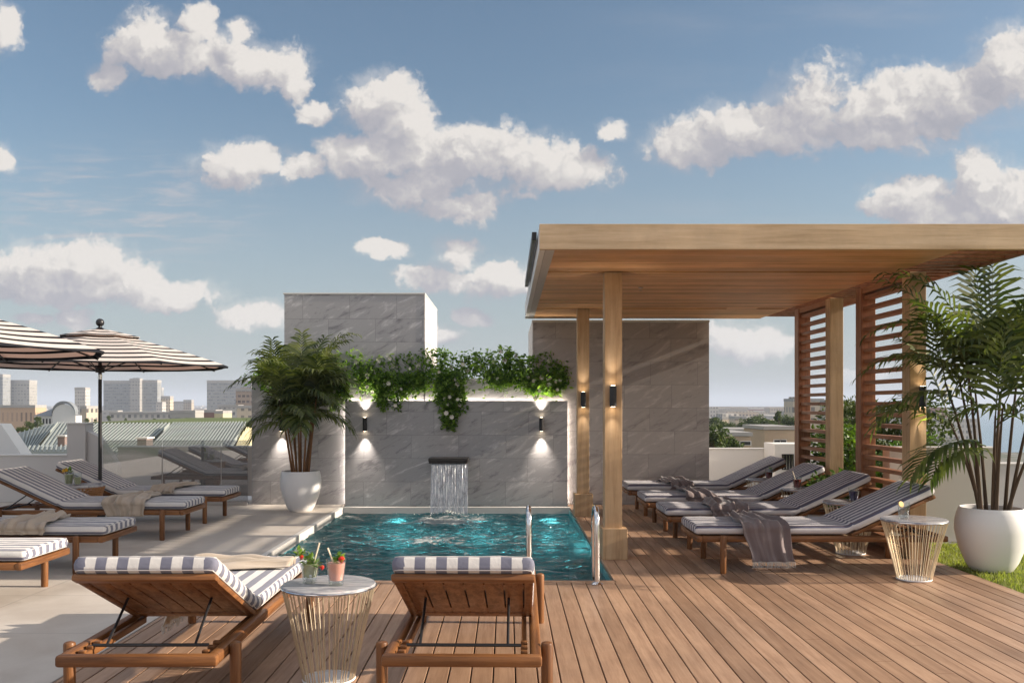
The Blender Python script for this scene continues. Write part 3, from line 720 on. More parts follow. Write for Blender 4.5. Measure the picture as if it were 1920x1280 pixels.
# ================================================================ SUN LOUNGERS
ANG = rad(25); PIV = Vector((0, .80, .318)); DB = Vector((0, -math.cos(ANG), math.sin(ANG))); NB = Vector((0, math.sin(ANG), math.cos(ANG)))
def cushion_mesh(across=False, stripe_seed=0):
    hw, th = .322, .076
    st = []            # (point, normal, width factor, thickness factor, arc length)
    L1 = 1.25; L2 = .76
    pts = []
    ys = np.linspace(2.07, .86, 26)
    for yv in ys: pts.append((Vector((0, yv, .314+th/2)), Vector((0, 0, 1))))
    pc = Vector((0, .80, .314+th/2+.01))
    for k in range(1, 6):
        a = ANG*k/6; pts.append((Vector((0, .86-.016*k, .314+th/2+.0012*k*k)), Vector((0, math.sin(a), math.cos(a)))))
    s0 = pts[-1][0]
    base = PIV+NB*(th/2+.004)
    for t in np.linspace(.06, L2, 18): pts.append((base+DB*t, NB.copy()))
    n = len(pts); s = 0; rows = []
    for i, (p, nn) in enumerate(pts):
        if i: s += (p-pts[i-1][0]).length
        rows.append((p, nn, s))
    tot = rows[-1][2]
    # ends: rounded
    out = []
    for k in range(5):
        a = math.pi/2*(k/5); f = math.sin(a)
        p = rows[0][0]-Vector((0, -1, 0))*(.0)+Vector((0, .028*(1-math.sin(a)) if False else .026*(math.cos(a)), 0))
        out.append((p, rows[0][1], rows[0][2]-.026*math.cos(a), .93+.07*f, .45+.55*f))
    for (p, nn, s_) in rows:
        d1 = abs(s_-(1.27)); pin = 1-.16*math.exp(-(d1/.03)**2)
        out.append((p, nn, s_, 1., pin))
    for k in range(1, 6):
        a = math.pi/2*(k/5); p = rows[-1][0]+DB*(.034*math.sin(a))
        out.append((p, rows[-1][1], rows[-1][2]+.034*math.sin(a), 1-.07*(1-math.cos(a)), 1-.55*(1-math.cos(a))))
    # cross-section ring: rounded rectangle, half thickness 1
    ring = []
    nt_ = 27
    for i in range(nt_): ring.append((-1+2*i/(nt_-1), 1, 'f'))
    xs = [v for v in np.linspace(-(hw-.028), hw-.028, 27)]
    prof = []
    for x in xs: prof.append((x, th/2))
    for k in range(1, 6):
        a = math.pi*k/6; prof.append((hw-.028+.028*math.sin(a), th/2*math.cos(a)))
    for x in reversed(xs): prof.append((x, -th/2))
    for k in range(1, 6):
        a = math.pi*k/6; prof.append((-(hw-.028)-.028*math.sin(a), -th/2*math.cos(a)))
    n = len(prof); vs = []; uvs = []
    gir = [(abs(x)+(th/2-h)*.9*(1 if abs(x) > hw-.03 else 0))*(1 if x > 0 else -1) for x, h in prof]
    for r, (p, nn, s_, wf_, tf) in enumerate(out):
        for (x, h) in prof:
            puff = 1+.10*(1-(x/hw)**2)*(1 if h > 0 else .2)
            nz = .0035*mnoise.noise(Vector((x*9, s_*7, stripe_seed)))+.0015*mnoise.noise(Vector((x*30, s_*22, 5)))
            q = p+Vector((x*wf_, 0, 0))+nn*(h*tf*puff+(nz if h > 0 else 0))
            vs.append(q)
            uvs.append((x*wf_ if abs(x) <= hw-.012 else math.copysign(hw-.012, x), s_))
    fs = []; fu = []
    for r in range(len(out)-1):
        for k in range(n):
            k2 = (k+1) % n; ids = (r*n+k, r*n+k2, (r+1)*n+k2, (r+1)*n+k); fs.append(tuple(reversed(ids)))
            side = abs(prof[k][0]) > hw-.02 and abs(prof[k2][0]) > hw-.02
            us = []
            for j in reversed(ids):
                if not side: us.append((uvs[j][0], uvs[j][1]))
                elif across: us.append((uvs[j][1], 0))
                else: us.append((gir[j % n], uvs[j][1]))
            fu.append(us)
    c0 = tuple(range(n)); fs.append(c0); fu.append([uvs[j] for j in c0])
    c1 = tuple(reversed(range((len(out)-1)*n, len(out)*n))); fs.append(c1); fu.append([uvs[j] for j in c1])
    mb = MB(); mb.add(vs, fs, fu)
    # piping
    pm = MB(); iu = [27+1, 27+4, 27+5+27+1, 27+5+27+4]
    V = [Vector(v) for v in vs]
    def loop(il, ir):
        a = [V[r*n+il] for r in range(3, len(out)-3)]; b = [V[r*n+ir] for r in range(3, len(out)-3)]
        e1 = [V[(len(out)-3)*n+j] for j in (range(il, ir+1) if il < ir else range(il, ir-1, -1))]
        e0 = [V[2*n+j] for j in (range(ir, il-1, -1) if il < ir else range(ir, il+1))]
        pm.tube(a+e1+list(reversed(b))+e0, .0028, 5, close=True)
    loop(27+5+27+4, 27) if False else None
    # top loop: left top corner index = 2n end region ; build explicitly
    lt = n-1; rt = 27
    a = [V[r*n+lt] for r in range(3, len(out)-3)]; b = [V[r*n+rt] for r in range(3, len(out)-3)]
    e1 = [V[(len(out)-3)*n+j] for j in range(0, 27)]; e0 = [V[2*n+j] for j in range(26, -1, -1)]
    pm.tube(a+e1+list(reversed(b))+e0, .0028, 5, close=True)
    lb, rb = n-5, 27+4
    a = [V[r*n+lb] for r in range(3, len(out)-3)]; b = [V[r*n+rb] for r in range(3, len(out)-3)]
    e1 = [V[(len(out)-3)*n+j] for j in range(27+5+26, 27+5-1, -1)]; e0 = [V[2*n+j] for j in range(27+5, 27+5+27)]
    pm.tube(a+e1+list(reversed(b))+e0, .0028, 5, close=True)
    return mb, pm
def make_lounger(fab, label, group, across=False):
    t = thing('sun_lounger', label, 'sun lounger', (0, 0, 0), 0, group)
    for s_ in (-1, 1):
        q = MB(); q.box(min(s_*.300, s_*.350), max(s_*.300, s_*.350), .044, 2.046, .255, .306, c=.012); q.build('side_rail', 'teak_y', t, smooth=True)
    for y0 in (0., 2.045):
        q = MB(); q.box(-.352, .352, y0-.003, y0+.048, .254, .307, c=.014); q.build('end_rail', 'teak_x', t, smooth=True)
    for s_ in (-1, 1):
        for y0 in (.2, 1.88):
            q = MB(); q.lathe([(.023, 0), (.026, .01), (.027, .305), (.024, .313), (.012, .318), (.0001, .319)], 20, s_*.378, y0, 0); q.build('leg', 'teak_z', t, smooth=True)
    for s_ in (-1, 1):
        q = MB(); q.box(min(s_*.262, s_*.286), max(s_*.262, s_*.286), .05, .82, .256, .290, c=.004)
        for yy in (.10, .18, .26): q.box(min(s_*.2585, s_*.2895), max(s_*.2585, s_*.2895), yy-.012, yy+.012, .288, .305, c=.003)
        q.build('notched_rail', 'teak_y', t, smooth=True)
    q = MB()
    for i in range(6):
        x0 = -.288+i*.0975; q.box(x0, x0+.088, .84, 2.04, .286, .302, c=.004)
    q.build('seat_slats', 'teak_y', t, smooth=True)
    q = MB()
    for yy in (1.0, 1.5, 1.97): q.box(-.30, .30, yy, yy+.05, .258, .284)
    q.build('cross_brace', 'teak_x', t)
    q = MB(); q.tube([(-.262, .18, .306), (.262, .18, .306)], .008, 8); q.build('support_bar', 'black_metal', t, smooth=True)
    for s_ in (-1, 1):
        tp = PIV+DB*.40-NB*.012
        q = MB(); q.tube([(s_*.2, .18, .306), (s_*.2, tp.y, tp.z)], .0065, 8); q.build('strut', 'black_metal', t, smooth=True)
    # backrest panel
    Mx = Matrix.Translation(PIV) @ Matrix(((1, 0, 0, 0), (0, DB.y, NB.y, 0), (0, DB.z, NB.z, 0), (0, 0, 0, 1)))
    # local axes: x across, y along the panel upward, z its normal
    br_ = MB(); br_.box(-.322, .322, .715, .775, -.030, .002, M=Mx, c=.010); bro = br_.build('backrest_top_rail', 'teak_x', t, smooth=True)
    q = MB(); q.box(-.30, .30, .0, .075, -.026, -.001, M=Mx, c=.003)
    for s_ in (-1, 1): q.box(min(s_*.275, s_*.315), max(s_*.275, s_*.315), .005, .715, -.028, 0, M=Mx, c=.005)
    q.build('backrest_frame', 'teak_y', t, smooth=True)
    q = MB()
    for i in range(6):
        x0 = -.273+i*.0915; q.box(x0, x0+.0845, .076, .715, -.022, -.004, M=Mx, c=.003)
    q.box(-.275, .275, .55, .66, -.020, -.0035, M=Mx)
    q.box(-.275, .275, .076, .18, -.020, -.0035, M=Mx)
    q.build('backrest_slats', 'teak_y', t, smooth=True)
    mb, pm = cushion_mesh(across)
    mt = mb.build('mattress', fab, t, smooth=True, sharp=60)
    pm.build('piping', 'throw_mauve' if fab == 'navy_stripe' else 'plaster', mt, smooth=True)
    return t
ga = 'sun loungers with blue grey striped mattresses on the left and in front'
gb = 'sun loungers with dark striped mattresses under the pergola'
A = make_lounger('grey_stripe', 'teak lounger with checked-looking mattress end, seen from behind at the centre bottom', ga, True)
A.location = (-.2, 3.95, 0); A.rotation_euler.z = rad(-1.0)
def put(src, x, y, rz, label):
    o = copy_tree(src); o.location = (x, y, 0); o.rotation_euler.z = rad(rz); o['label'] = label; return o
N1 = put(A, -1.62, 3.95, 0.8, 'teak lounger in the lower left foreground, seen from behind')
LD = make_lounger('grey_stripe', 'left side lounger showing only its foot end at the left edge', ga); LD.location = (-5.44, 6.60, 0); LD.rotation_euler.z = rad(-90)
#, 6.60, -90, 'left side lounger showing only its foot end at the left edge of the photo')
LC = put(LD, -5.44, 7.86, -90, 'left side lounger with a beige throw, its raised back cut off by the left edge')
LB = put(LD, -5.44, 9.73, -90, 'left side lounger in front of the umbrella pole, beige throw hanging over its near side')
LA = put(LD, -5.44, 11.05, -90, 'farthest left side lounger behind the umbrella pole, in front of the glass balustrade')
Bp = make_lounger('navy_stripe', 'nearest of the four pergola loungers, beside the pale wire table in front', gb)
Bp.location = (3.67, 7.89, 0); Bp.rotation_euler.z = rad(90)
R2 = put(Bp, 3.65, 9.17, 90, 'second pergola lounger from the front, its mauve throw bunched near the middle')
R3 = put(Bp, 3.63, 10.40, 90, 'third pergola lounger from the front, between two small wire tables')
R4 = put(Bp, 3.62, 11.78, 90, 'farthest pergola lounger, right beside the shade-tinted stone tower')

# ---------------------------------------------------------------- throws
def throw(lounger, y0, y1, side, mat, label, hang=.27, over=.10, fr=True, seed=0, top_w=1.0):
    """cloth lying across a mattress; side=+1 hangs over local +x edge"""
    t = thing('throw_blanket', label, 'throw', lounger.location, lounger.rotation_euler.z)
    top = .314+.076+.006; hw = .33
    path = []; 
    # from far side to near side
    xs = np.linspace(-hw*top_w+.02, hw-.02, 22)
    for x in xs: path.append((x, top+.004, 0))
    for k in range(1, 5):
        a = math.pi/2*k/4; path.append((hw-.02+.060*math.sin(a), top-.030+.034*math.cos(a), 0))
    zz = np.linspace(top-.03, top-.03-hang, 16)
    for z in zz[1:]: path.append((hw+.040, z, 1))
    if over > 0: pass
    ns = 44; vs = []; uvs = []
    R = random.Random(seed); ph = [R.uniform(0, 6.28) for _ in range(6)]
    s = 0; prev = None
    for i, (x, z, hg) in enumerate(path):
        if prev: s += math.hypot(x-prev[0], z-prev[1])
        prev = (x, z); fr_ = i/(len(path)-1)
        depth = max(0, top-z)
        yc = (y0+y1)/2+.04*math.sin(fr_*3+ph[0])+.05*(1-fr_); wd = (y1-y0)*(.62+.38*fr_+.12*math.sin(fr_*6+ph[1]))
        for j in range(ns+1):
            v = j/ns; yy = yc+(v-.5)*wd+.008*math.sin(fr_*9+v*4+ph[2])
            fold = math.sin(v*17+ph[3]+fr_*2.3)*.65+math.sin(v*31+ph[4]-fr_*3)*.35+mnoise.noise(Vector((v*6, fr_*6, seed)))*1.1
            bun = .016+.034*(1-hg)+.075*depth
            off = bun*(fold*.5+.5)
            nx_, nz_ = (0, 1) if depth < .005 else (min(1, depth*25), max(0, 1-depth*25))
            vs.append((side*(x+nx_*off), yy, z+nz_*off+.001)); uvs.append((v*(y1-y0), s))
    fs = []; fu = []
    for i in range(len(path)-1):
        for j in range(ns):
            ids = (i*(ns+1)+j, i*(ns+1)+j+1, (i+1)*(ns+1)+j+1, (i+1)*(ns+1)+j)
            if side < 0: ids = tuple(reversed(ids))
            fs.append(ids); fu.append([uvs[k] for k in ids])
    mb = MB(); mb.add(vs, fs, fu); o = mb.build('cloth', mat, t, smooth=True, sharp=180)
    md = o.modifiers.new('solid', 'SOLIDIFY'); md.thickness = .006; md.offset = 1
    if fr:
        q = MB(); R = random.Random(seed+9); base = (len(path)-1)*(ns+1)
        for k in range(70):
            j = k/70*ns; a = Vector(vs[base+int(j)]); b = Vector(vs[base+min(ns, int(j)+1)]); p = a.lerp(b, j-int(j))
            q.tube([p+Vector((0, 0, .004)), p+Vector((R.gauss(0, .003), R.gauss(0, .004), -.02)), p+Vector((R.gauss(0, .006), R.gauss(0, .008), -.05))], [.0022, .002, .001], 4)
        q.build('fringe', 'fringe', t)
    return t
throw(Bp, 1.28, 1.70, -1, 'throw_mauve', 'mauve grey fringed throw hanging nearly to the deck from the nearest pergola lounger', .27, seed=1)
throw(R2, 1.22, 1.66, -1, 'throw_mauve', 'mauve throw on the second pergola lounger from the front', .06, fr=False, seed=2)
throw(R3, 1.26, 1.66, -1, 'throw_mauve', 'mauve throw on the third pergola lounger from the front', .03, fr=False, seed=3)
throw(R4, 1.20, 1.60, -1, 'throw_mauve', 'mauve throw on the farthest pergola lounger near the stone tower', .03, fr=False, seed=4)
throw(LB, 1.26, 1.70, 1, 'throw_beige', 'beige throw hanging over the near side of the left lounger with raised back', .12, fr=False, seed=5)
throw(LC, 1.14, 1.60, 1, 'throw_beige', 'beige throw on the lounger cut off by the left edge of the photo', .04, fr=False, seed=6)
throw(LA, 1.20, 1.56, 1, 'throw_beige', 'crumpled beige throw on the farthest left lounger by the glass balustrade', .01, fr=False, seed=7)
throw(N1, 1.42, 1.80, -1, 'throw_beige', 'beige fringed throw on the lower left foreground lounger, its fringe hanging through to the deck', .27, seed=8)

# ================================================================ WIRE TABLES
def glass_cup(parent, rt, rb, h, th=.003):
    q = MB(); q.lathe([(.0001, 0), (rb, 0), (rb+.001, .004), (rt, h), (rt-th*.5, h+.001), (rt-th, h), (rb-th*.3, .012), (.0001, .012)], 32)
    q.build('tumbler', 'drink_glass', parent, smooth=True)
def liquid(parent, mat, rt, rb, h, lvl, z0=.013):
    f = lvl/h; q = MB(); rr = rb+(rt-rb)*f-.004
    q.lathe([(.0001, z0), (rb-.003, z0), (rr, lvl), (.0001, lvl+.001)], 28); q.build('drink', mat, parent, smooth=True)
def wire_table(x, y, label, R_=.245, H=.49, n=44, mat='wire', seed=0, rb=.13, full=True):
    t = thing('wire_table', label, 'side table', (x, y, 0), 0, 'round side tables with wire cages')
    q = MB(); q.lathe([(.0001, H-.022), (R_-.004, H-.022), (R_, H-.018), (R_, H-.004), (R_-.004, H), (.0001, H)], 56); q.build('marble_top', 'marble', t, smooth=True)
    q = MB(); q.tube([((R_+.002)*math.cos(a), (R_+.002)*math.sin(a), H-.012) for a in np.linspace(0, 2*math.pi, 48, endpoint=False)], .0045, 6, close=True)
    q.build('top_ring', 'steel', t, smooth=True)
    q = MB(); Rn = random.Random(seed)
    for k in range(n):
        a = 2*math.pi*(k+Rn.uniform(-.12, .12))/n; a2 = a+Rn.uniform(-.05, .05)
        pts = []
        for s in (0, .33, .66, 1):
            rr = R_-.002+(rb-R_)*s**.92; aa = a+(a2-a)*s; pts.append((rr*math.cos(aa), rr*math.sin(aa), H-.014-(H-.022)*s))
        q.tube(pts, .0033, 5)
    q.build('wire_cage', mat, t, smooth=True)
    q = MB(); q.tube([(rb*math.cos(a), rb*math.sin(a), .008) for a in np.linspace(0, 2*math.pi, 40, endpoint=False)], .006, 6, close=True)
    q.lathe([(.0001, .002), (rb-.004, .002), (rb-.004, .007), (.0001, .007)], 32)
    q.build('base_ring', 'pot', t, smooth=True)
    return t
wire_table(-.908, 4.62, 'marble topped wire table with two fruit drinks, between the two foreground loungers', .236, .49, 46, seed=1)
wire_table(3.258, 7.26, 'pale wire table in front of the nearest pergola lounger, one clear drink on it', .25, .487, 46, seed=2)
wire_table(3.23, 8.53, 'wire table between the first and second pergola loungers', .25, .487, 36, seed=3)
wire_table(3.23, 9.85, 'wire table between the second and third pergola loungers', .25, .487, 32, seed=4)
wire_table(3.18, 11.10, 'wire table between the third and the farthest pergola lounger', .25, .487, 28, seed=5)
bt = thing('wicker_table', 'small brown wicker side table behind the left lounger with raised back', 'side table', (-4.87, 10.38, 0))
q = MB(); q.lathe([(.0001, .462), (.245, .462), (.25, .467), (.25, .48), (.245, .487), (.0001, .487)], 48); q.build('marble_top', 'marble', bt, smooth=True)
q = MB()
for k in range(40):
    for s_ in (-1, 1):
        pts = []
        for i in range(7):
            u = i/6; rr = .245-.115*u**.9; a = 2*math.pi*k/40+s_*u*.5; pts.append((rr*math.cos(a), rr*math.sin(a), .46-.45*u))
        q.tube(pts, .004, 4)
for z in np.linspace(.02, .455, 22):
    rr = .13+.115*((z)/.46)**1.0; q.tube([(rr*math.cos(a), rr*math.sin(a), z) for a in np.linspace(0, 2*math.pi, 30, endpoint=False)], .005, 4, close=True)
q.build('wicker_basket', 'wicker', bt, smooth=True)

# ---------------------------------------------------------------- drinks
def leafy(q, c, n, r, ln, seed, up=.5):
    Rn = random.Random(seed)
    for _ in range(n):
        a = Rn.uniform(0, 6.28); el = Rn.uniform(-.3, 1.4)*up+.2
        d_ = Vector((math.cos(a)*math.cos(el), math.sin(a)*math.cos(el), math.sin(el))); side = d_.cross(Vector((0, 0, 1))).normalized()
        p = Vector(c)+Vector((Rn.gauss(0, r), Rn.gauss(0, r), Rn.gauss(0, r*.7))); L_ = ln*Rn.uniform(.6, 1.2); w_ = L_*.28
        nn = side.cross(d_)
        q.add([p, p+d_*L_*.5+side*w_+nn*L_*.06, p+d_*L_-nn*L_*.1, p+d_*L_*.5-side*w_+nn*L_*.06], [(0, 1, 2), (0, 2, 3)])
def berry(parent, c, r, mat='strawberry'):
    q = MB(); q.lathe([(.0001, -r*1.2), (r*.55, -r*.75), (r*.95, 0), (r*.9, r*.5), (r*.4, r*.85), (.0001, r*.8)], 14, *c); q.build('strawberry', mat, parent, smooth=True)
def straw(parent, a, b, r=.0042, mat='straw_paper'):
    q = MB(); q.tube([a, b], r, 8); q.build('straw', mat, parent, smooth=True)
H0 = .4915
g = thing('cocktail_glass', 'tumbler of leafy green cocktail with flowers beside the pink smoothie', 'drink', (-1.008, 4.63, H0))
glass_cup(g, .052, .034, .135); liquid(g, 'green_drink', .052, .034, .135, .095, .03)
q = MB(); leafy(q, (.0, .0, .10), 40, .016, .05, 1, .8); leafy(q, (-.045, -.01, .145), 26, .012, .035, 2, .8); q.build('herb_sprig', 'vine_leaf', g)
q = MB(); leafy(q, (-.048, -.01, .155), 26, .012, .022, 3, 1.); q.build('flower', 'petal', g)
berry(g, (-.036, -.028, .135), .012); berry(g, (.058, .02, .075), .013)
q = MB(); 
for i in range(9): q.sphere((random.uniform(-.028, .028), random.uniform(-.028, .028), .03+i*.011), .011, 5)
q.build('ice', 'ice', g, smooth=True)
straw(g, (.0, .01, .03), (.045, .02, .20)); straw(g, (-.005, .0, .03), (.035, .0, .19), mat='drink_glass')
g = thing('smoothie_glass', 'tumbler of pink smoothie topped with a strawberry and mint on the near wire table', 'drink', (-.862, 4.57, H0))
glass_cup(g, .051, .036, .132); liquid(g, 'pink_drink', .051, .036, .132, .112, .026)
berry(g, (.030, -.02, .133), .017); 
q = MB(); leafy(q, (.012, -.015, .125), 24, .012, .035, 4, .9); leafy(q, (.02, 0, .145), 10, .008, .03, 5, 1.); q.build('mint_sprig', 'vine_leaf', g)
straw(g, (-.005, .0, .09), (-.045, .01, .185))
g = thing('water_glass', 'clear tumbler with a lemon slice on the pale wire table under the front pergola lounger', 'drink', (3.17, 7.25, .4885))
glass_cup(g, .048, .036, .13); liquid(g, 'drink_glass', .048, .036, .13, .09)
q = MB(); q.lathe([(.0001, -.003), (.024, -.003), (.024, .003), (.0001, .003)], 20); o = q.build('lemon_slice', 'lemon', g); o.location = (-.02, 0, .115); o.rotation_euler = (rad(70), 0, rad(20))
g = thing('drink_glass', 'tumbler of dark purple drink on the table between the first and second pergola loungers', 'drink', (3.25, 8.5, .4885))
glass_cup(g, .05, .036, .13); liquid(g, 'dark_drink', .05, .036, .13, .10)
g = thing('drink_glass', 'red drink with a straw on the table between the second and third pergola loungers', 'drink', (3.15, 9.85, .4885))
glass_cup(g, .05, .036, .13); liquid(g, 'red_drink', .05, .036, .13, .10); straw(g, (0, 0, .03), (-.05, 0, .19))
g = thing('drink_glass', 'tumbler of red drink with green garnish on the table by the farthest pergola lounger', 'drink', (3.2, 11.08, .4885))
glass_cup(g, .05, .036, .13); liquid(g, 'red_drink', .05, .036, .13, .09)
q = MB(); leafy(q, (.02, 0, .13), 14, .01, .035, 7, 1.); q.build('mint_sprig', 'vine_leaf', g)
g = thing('cocktail_glass', 'tumbler of pale yellow cocktail with fruit on the brown wicker table', 'drink', (-4.98, 10.3, .4885))
glass_cup(g, .055, .04, .15); liquid(g, 'green_drink', .055, .04, .15, .12)
q = MB(); leafy(q, (-.02, 0, .15), 30, .02, .05, 8, 1.); q.build('herb_sprig', 'vine_leaf', g)
q = MB(); q.sphere((-.05, -.01, .16), .022, 7); q.sphere((-.02, -.02, .17), .02, 7); q.build('lemon_slice', 'lemon', g, smooth=True)
g = thing('cocktail_glass', 'narrow clear tumbler standing right of the fruit cocktail on the brown wicker table', 'drink', (-4.87, 10.28, .4885))
glass_cup(g, .045, .034, .14); liquid(g, 'green_drink', .045, .034, .14, .09)

# ================================================================ POOL HANDRAILS
for X, lb in ((.17, 'left stainless pool handrail, partly hidden by the front lounger'), (.70, 'right stainless pool handrail loop standing at the pool edge')):
    t = thing('pool_handrail', lb, 'handrail', (X, 7.06, 0), 0, 'stainless pool handrails')
    q = MB(); r_ = .13; pts = [(0, 0, .0), (0, 0, .2), (0, 0, .46)]
    for k in range(1, 12):
        a = math.pi*k/12; pts.append((0, r_-r_*math.cos(a), .46+.125*math.sin(a)))
    pts += [(0, 2*r_, .46), (0, 2*r_, .1), (0, 2*r_+.0, -.3), (0, 2*r_, -.6)]
    q.tube(pts, .0205, 16); q.build('rail', 'steel', t, smooth=True)
    q = MB(); q.lathe([(.0001, .0), (.043, .0), (.045, .006), (.035, .014), (.0215, .022), (.0001, .022)], 24); q.build('flange', 'steel', t, smooth=True)
for x, lb in ((-1.45, 'added underwater fill lamp in the far pool wall left of the water spout'), (-.36, 'glowing round underwater lamp in the far pool wall left of the handrail'), (.57, 'glowing round underwater lamp in the far pool wall near the right corner')):  # leftmost lamp is an extra, added to brighten the flat left water
    t = thing('pool_lamp', lb, 'lamp', (x, PY1-.002, -.50), 0, 'underwater pool lamps')
    q = MB(); q.lathe([(.0001, 0), (.10, 0), (.115, -.004), (.115, -.012)], 24); o = q.build('lens', 'pool_lamp', t, smooth=True); o.rotation_euler = (rad(90), 0, 0)
    l = bpy.data.lights.new('underwater_light', 'POINT'); l.energy = 1.3; l.color = (.3, .95, 1); l.shadow_soft_size = .1
    lo = bpy.data.objects.new('underwater_light', l); sc.collection.objects.link(lo); lo.parent = t; lo.location = (0, -.3, 0)

# ================================================================ UMBRELLAS
def umbrella(x, y, label, rot=0):
    t = thing('umbrella', label, 'umbrella', (x, y, 0), rot, 'black and white striped umbrellas')
    n = 8; RR = 1.50; H0_, H1_ = 2.27, 1.855
    def pt(a, f):          # f: 0 at hub, 1 at rim
        seg = a/(2*math.pi/n); k = math.floor(seg+1e-9); u = seg-k
        a0, a1 = 2*math.pi*k/n, 2*math.pi*(k+1)/n
        c = Vector((math.cos(a0), math.sin(a0))).lerp(Vector((math.cos(a1), math.sin(a1))), u)
        z = H0_-(H0_-H1_)*(.72*f+.28*f*f)-.035*math.sin(math.pi*u)*f*(1-f*.2)*.6
        return Vector((c.x*RR*f, c.y*RR*f, z))
    def shell(f0, f1, dz, nr, vs0, vs1, name, extra=None):
        q = MB(); vs = []; uv = []; na = n*6
        for i in range(nr+1):
            f = f0+(f1-f0)*i/nr
            for k in range(na):
                p = pt(2*math.pi*k/na, f); vs.append((p.x, p.y, p.z+dz)); uv.append((k/na, vs0+(vs1-vs0)*i/nr))
        fs = []; fu = []
        for i in range(nr):
            for k in range(na):
                ids = (i*na+k, i*na+(k+1) % na, (i+1)*na+(k+1) % na, (i+1)*na+k); fs.append(ids)
                fu.append([(0, uv[i*na][1]), (0, uv[i*na][1]), (0, uv[(i+1)*na][1]), (0, uv[(i+1)*na][1])])
        q.add(vs, fs, fu); o = q.build(name, 'canopy', t, smooth=True, sharp=180)
        md = o.modifiers.new('s', 'SOLIDIFY'); md.thickness = .003; return o
    shell(.18, 1.0, 0, 22, .06, 1.045, 'canopy')
    shell(.03, .31, .035, 8, .0, .30, 'vent_cap')
    q = MB()
    for k in range(n*1):
        a, b = pt(2*math.pi*k/n+1e-6, 1.), pt(2*math.pi*((k+1) % n)/n+1e-6, 1.)
        q.tube([a+Vector((0, 0, -.006)), b+Vector((0, 0, -.006))], .009, 5)
    q.build('rim_binding', 'black_metal', t)
    for k in range(n):
        a = 2*math.pi*k/n+1e-6
        q = MB(); q.tube([pt(a, f)+Vector((0, 0, -.018)) for f in (.05, .3, .6, .9, 1.0)], .009, 6); q.build('rib', 'black_metal', t)
        p = pt(a, .5); q = MB(); q.tube([(0.03*math.cos(a), .03*math.sin(a), 1.80), (p.x, p.y, p.z-.02)], .006, 6); q.build('strut', 'black_metal', t)
    q = MB(); q.tube([(0, 0, .05), (0, 0, 2.30)], .021, 16); q.build('pole', 'black_metal', t, smooth=True)
    q = MB(); q.tube([(0, 0, 1.70), (0, 0, 1.76)], .024, 16); q.build('collar', 'steel', t, smooth=True)
    q = MB(); q.lathe([(.05, 1.78), (.055, 1.80), (.05, 1.84), (.03, 1.86)], 20); q.build('runner', 'black_metal', t, smooth=True)
    q = MB(); q.lathe([(.03, 2.29), (.045, 2.305), (.02, 2.32), (.018, 2.335)], 20); q.sphere((0, 0, 2.375), .048, 12); q.build('finial', 'black_metal', t, smooth=True)
    q = MB(); q.lathe([(.25, 0), (.26, .01), (.25, .04), (.06, .055), (.035, .20), (.03, .21)], 32); q.build('base', 'black_metal', t, smooth=True)
umbrella(-4.85, 10.8, 'black and white striped umbrella with round black finial, whole canopy and pole in view', rad(3))
umbrella(-4.97, 7.7, 'nearer striped umbrella, only its canopy edge showing at the left edge', rad(4))

# ================================================================ PLANTS
def frond(q, base, az, el, L, droop, nl, ll, Rn, twist=0.):
    """one pinnate palm frond: arching midrib with drooping lance leaflets"""
    p = Vector(base); d = Vector((math.cos(az)*math.cos(el), math.sin(az)*math.cos(el), math.sin(el)))
    pts = [p.copy()]; steps = 14
    for i in range(steps):
        s = i/steps; d.z -= droop*(.4+1.6*s)/steps; d.normalize(); p = p+d*L/steps; pts.append(p.copy())
    q.tube(pts, [.006*(1-i/(steps+1)*.8) for i in range(steps+1)], 4, caps=False)
    for k in range(nl):
        s = .16+.84*k/(nl-1); f = s*steps; i = min(steps-1, int(f)); c = pts[i].lerp(pts[i+1], f-i)
        t = (pts[i+1]-pts[i]).normalized(); side = t.cross(Vector((0, 0, 1)))
        if side.length < .05: side = Vector((math.sin(az), -math.cos(az), 0))
        side.normalize(); up = side.cross(t)
        if up.z < 0: up = -up
        env = math.sin(math.pi*min(1, .12+.88*s)**.85)*.75+.3 if s < .97 else .5
        for sg in (-1, 1):
            fwd = .45+.75*s
            dd = (side*sg*1.0+t*fwd+up*(.30-.1*Rn.random())).normalized()
            ln = ll*env*Rn.uniform(.82, 1.1); w = .0105*(.8+.5*env)*(ll/.3)
            a = c; b = a+dd*ln*.35; dd2 = (dd+Vector((0, 0, -.30-.35*Rn.random()))).normalized(); e = b+dd2*ln*.38
            dd3 = (dd2+Vector((0, 0, -.5-.5*Rn.random()))).normalized(); g_ = e+dd3*ln*.32
            wv = dd.cross(up).normalized()*w
            q.add([a-wv*.35, a+wv*.35, b+wv, b-wv, e+wv*.8, e-wv*.8, g_], [(0, 1, 2, 3), (3, 2, 4, 5), (5, 4, 6)])
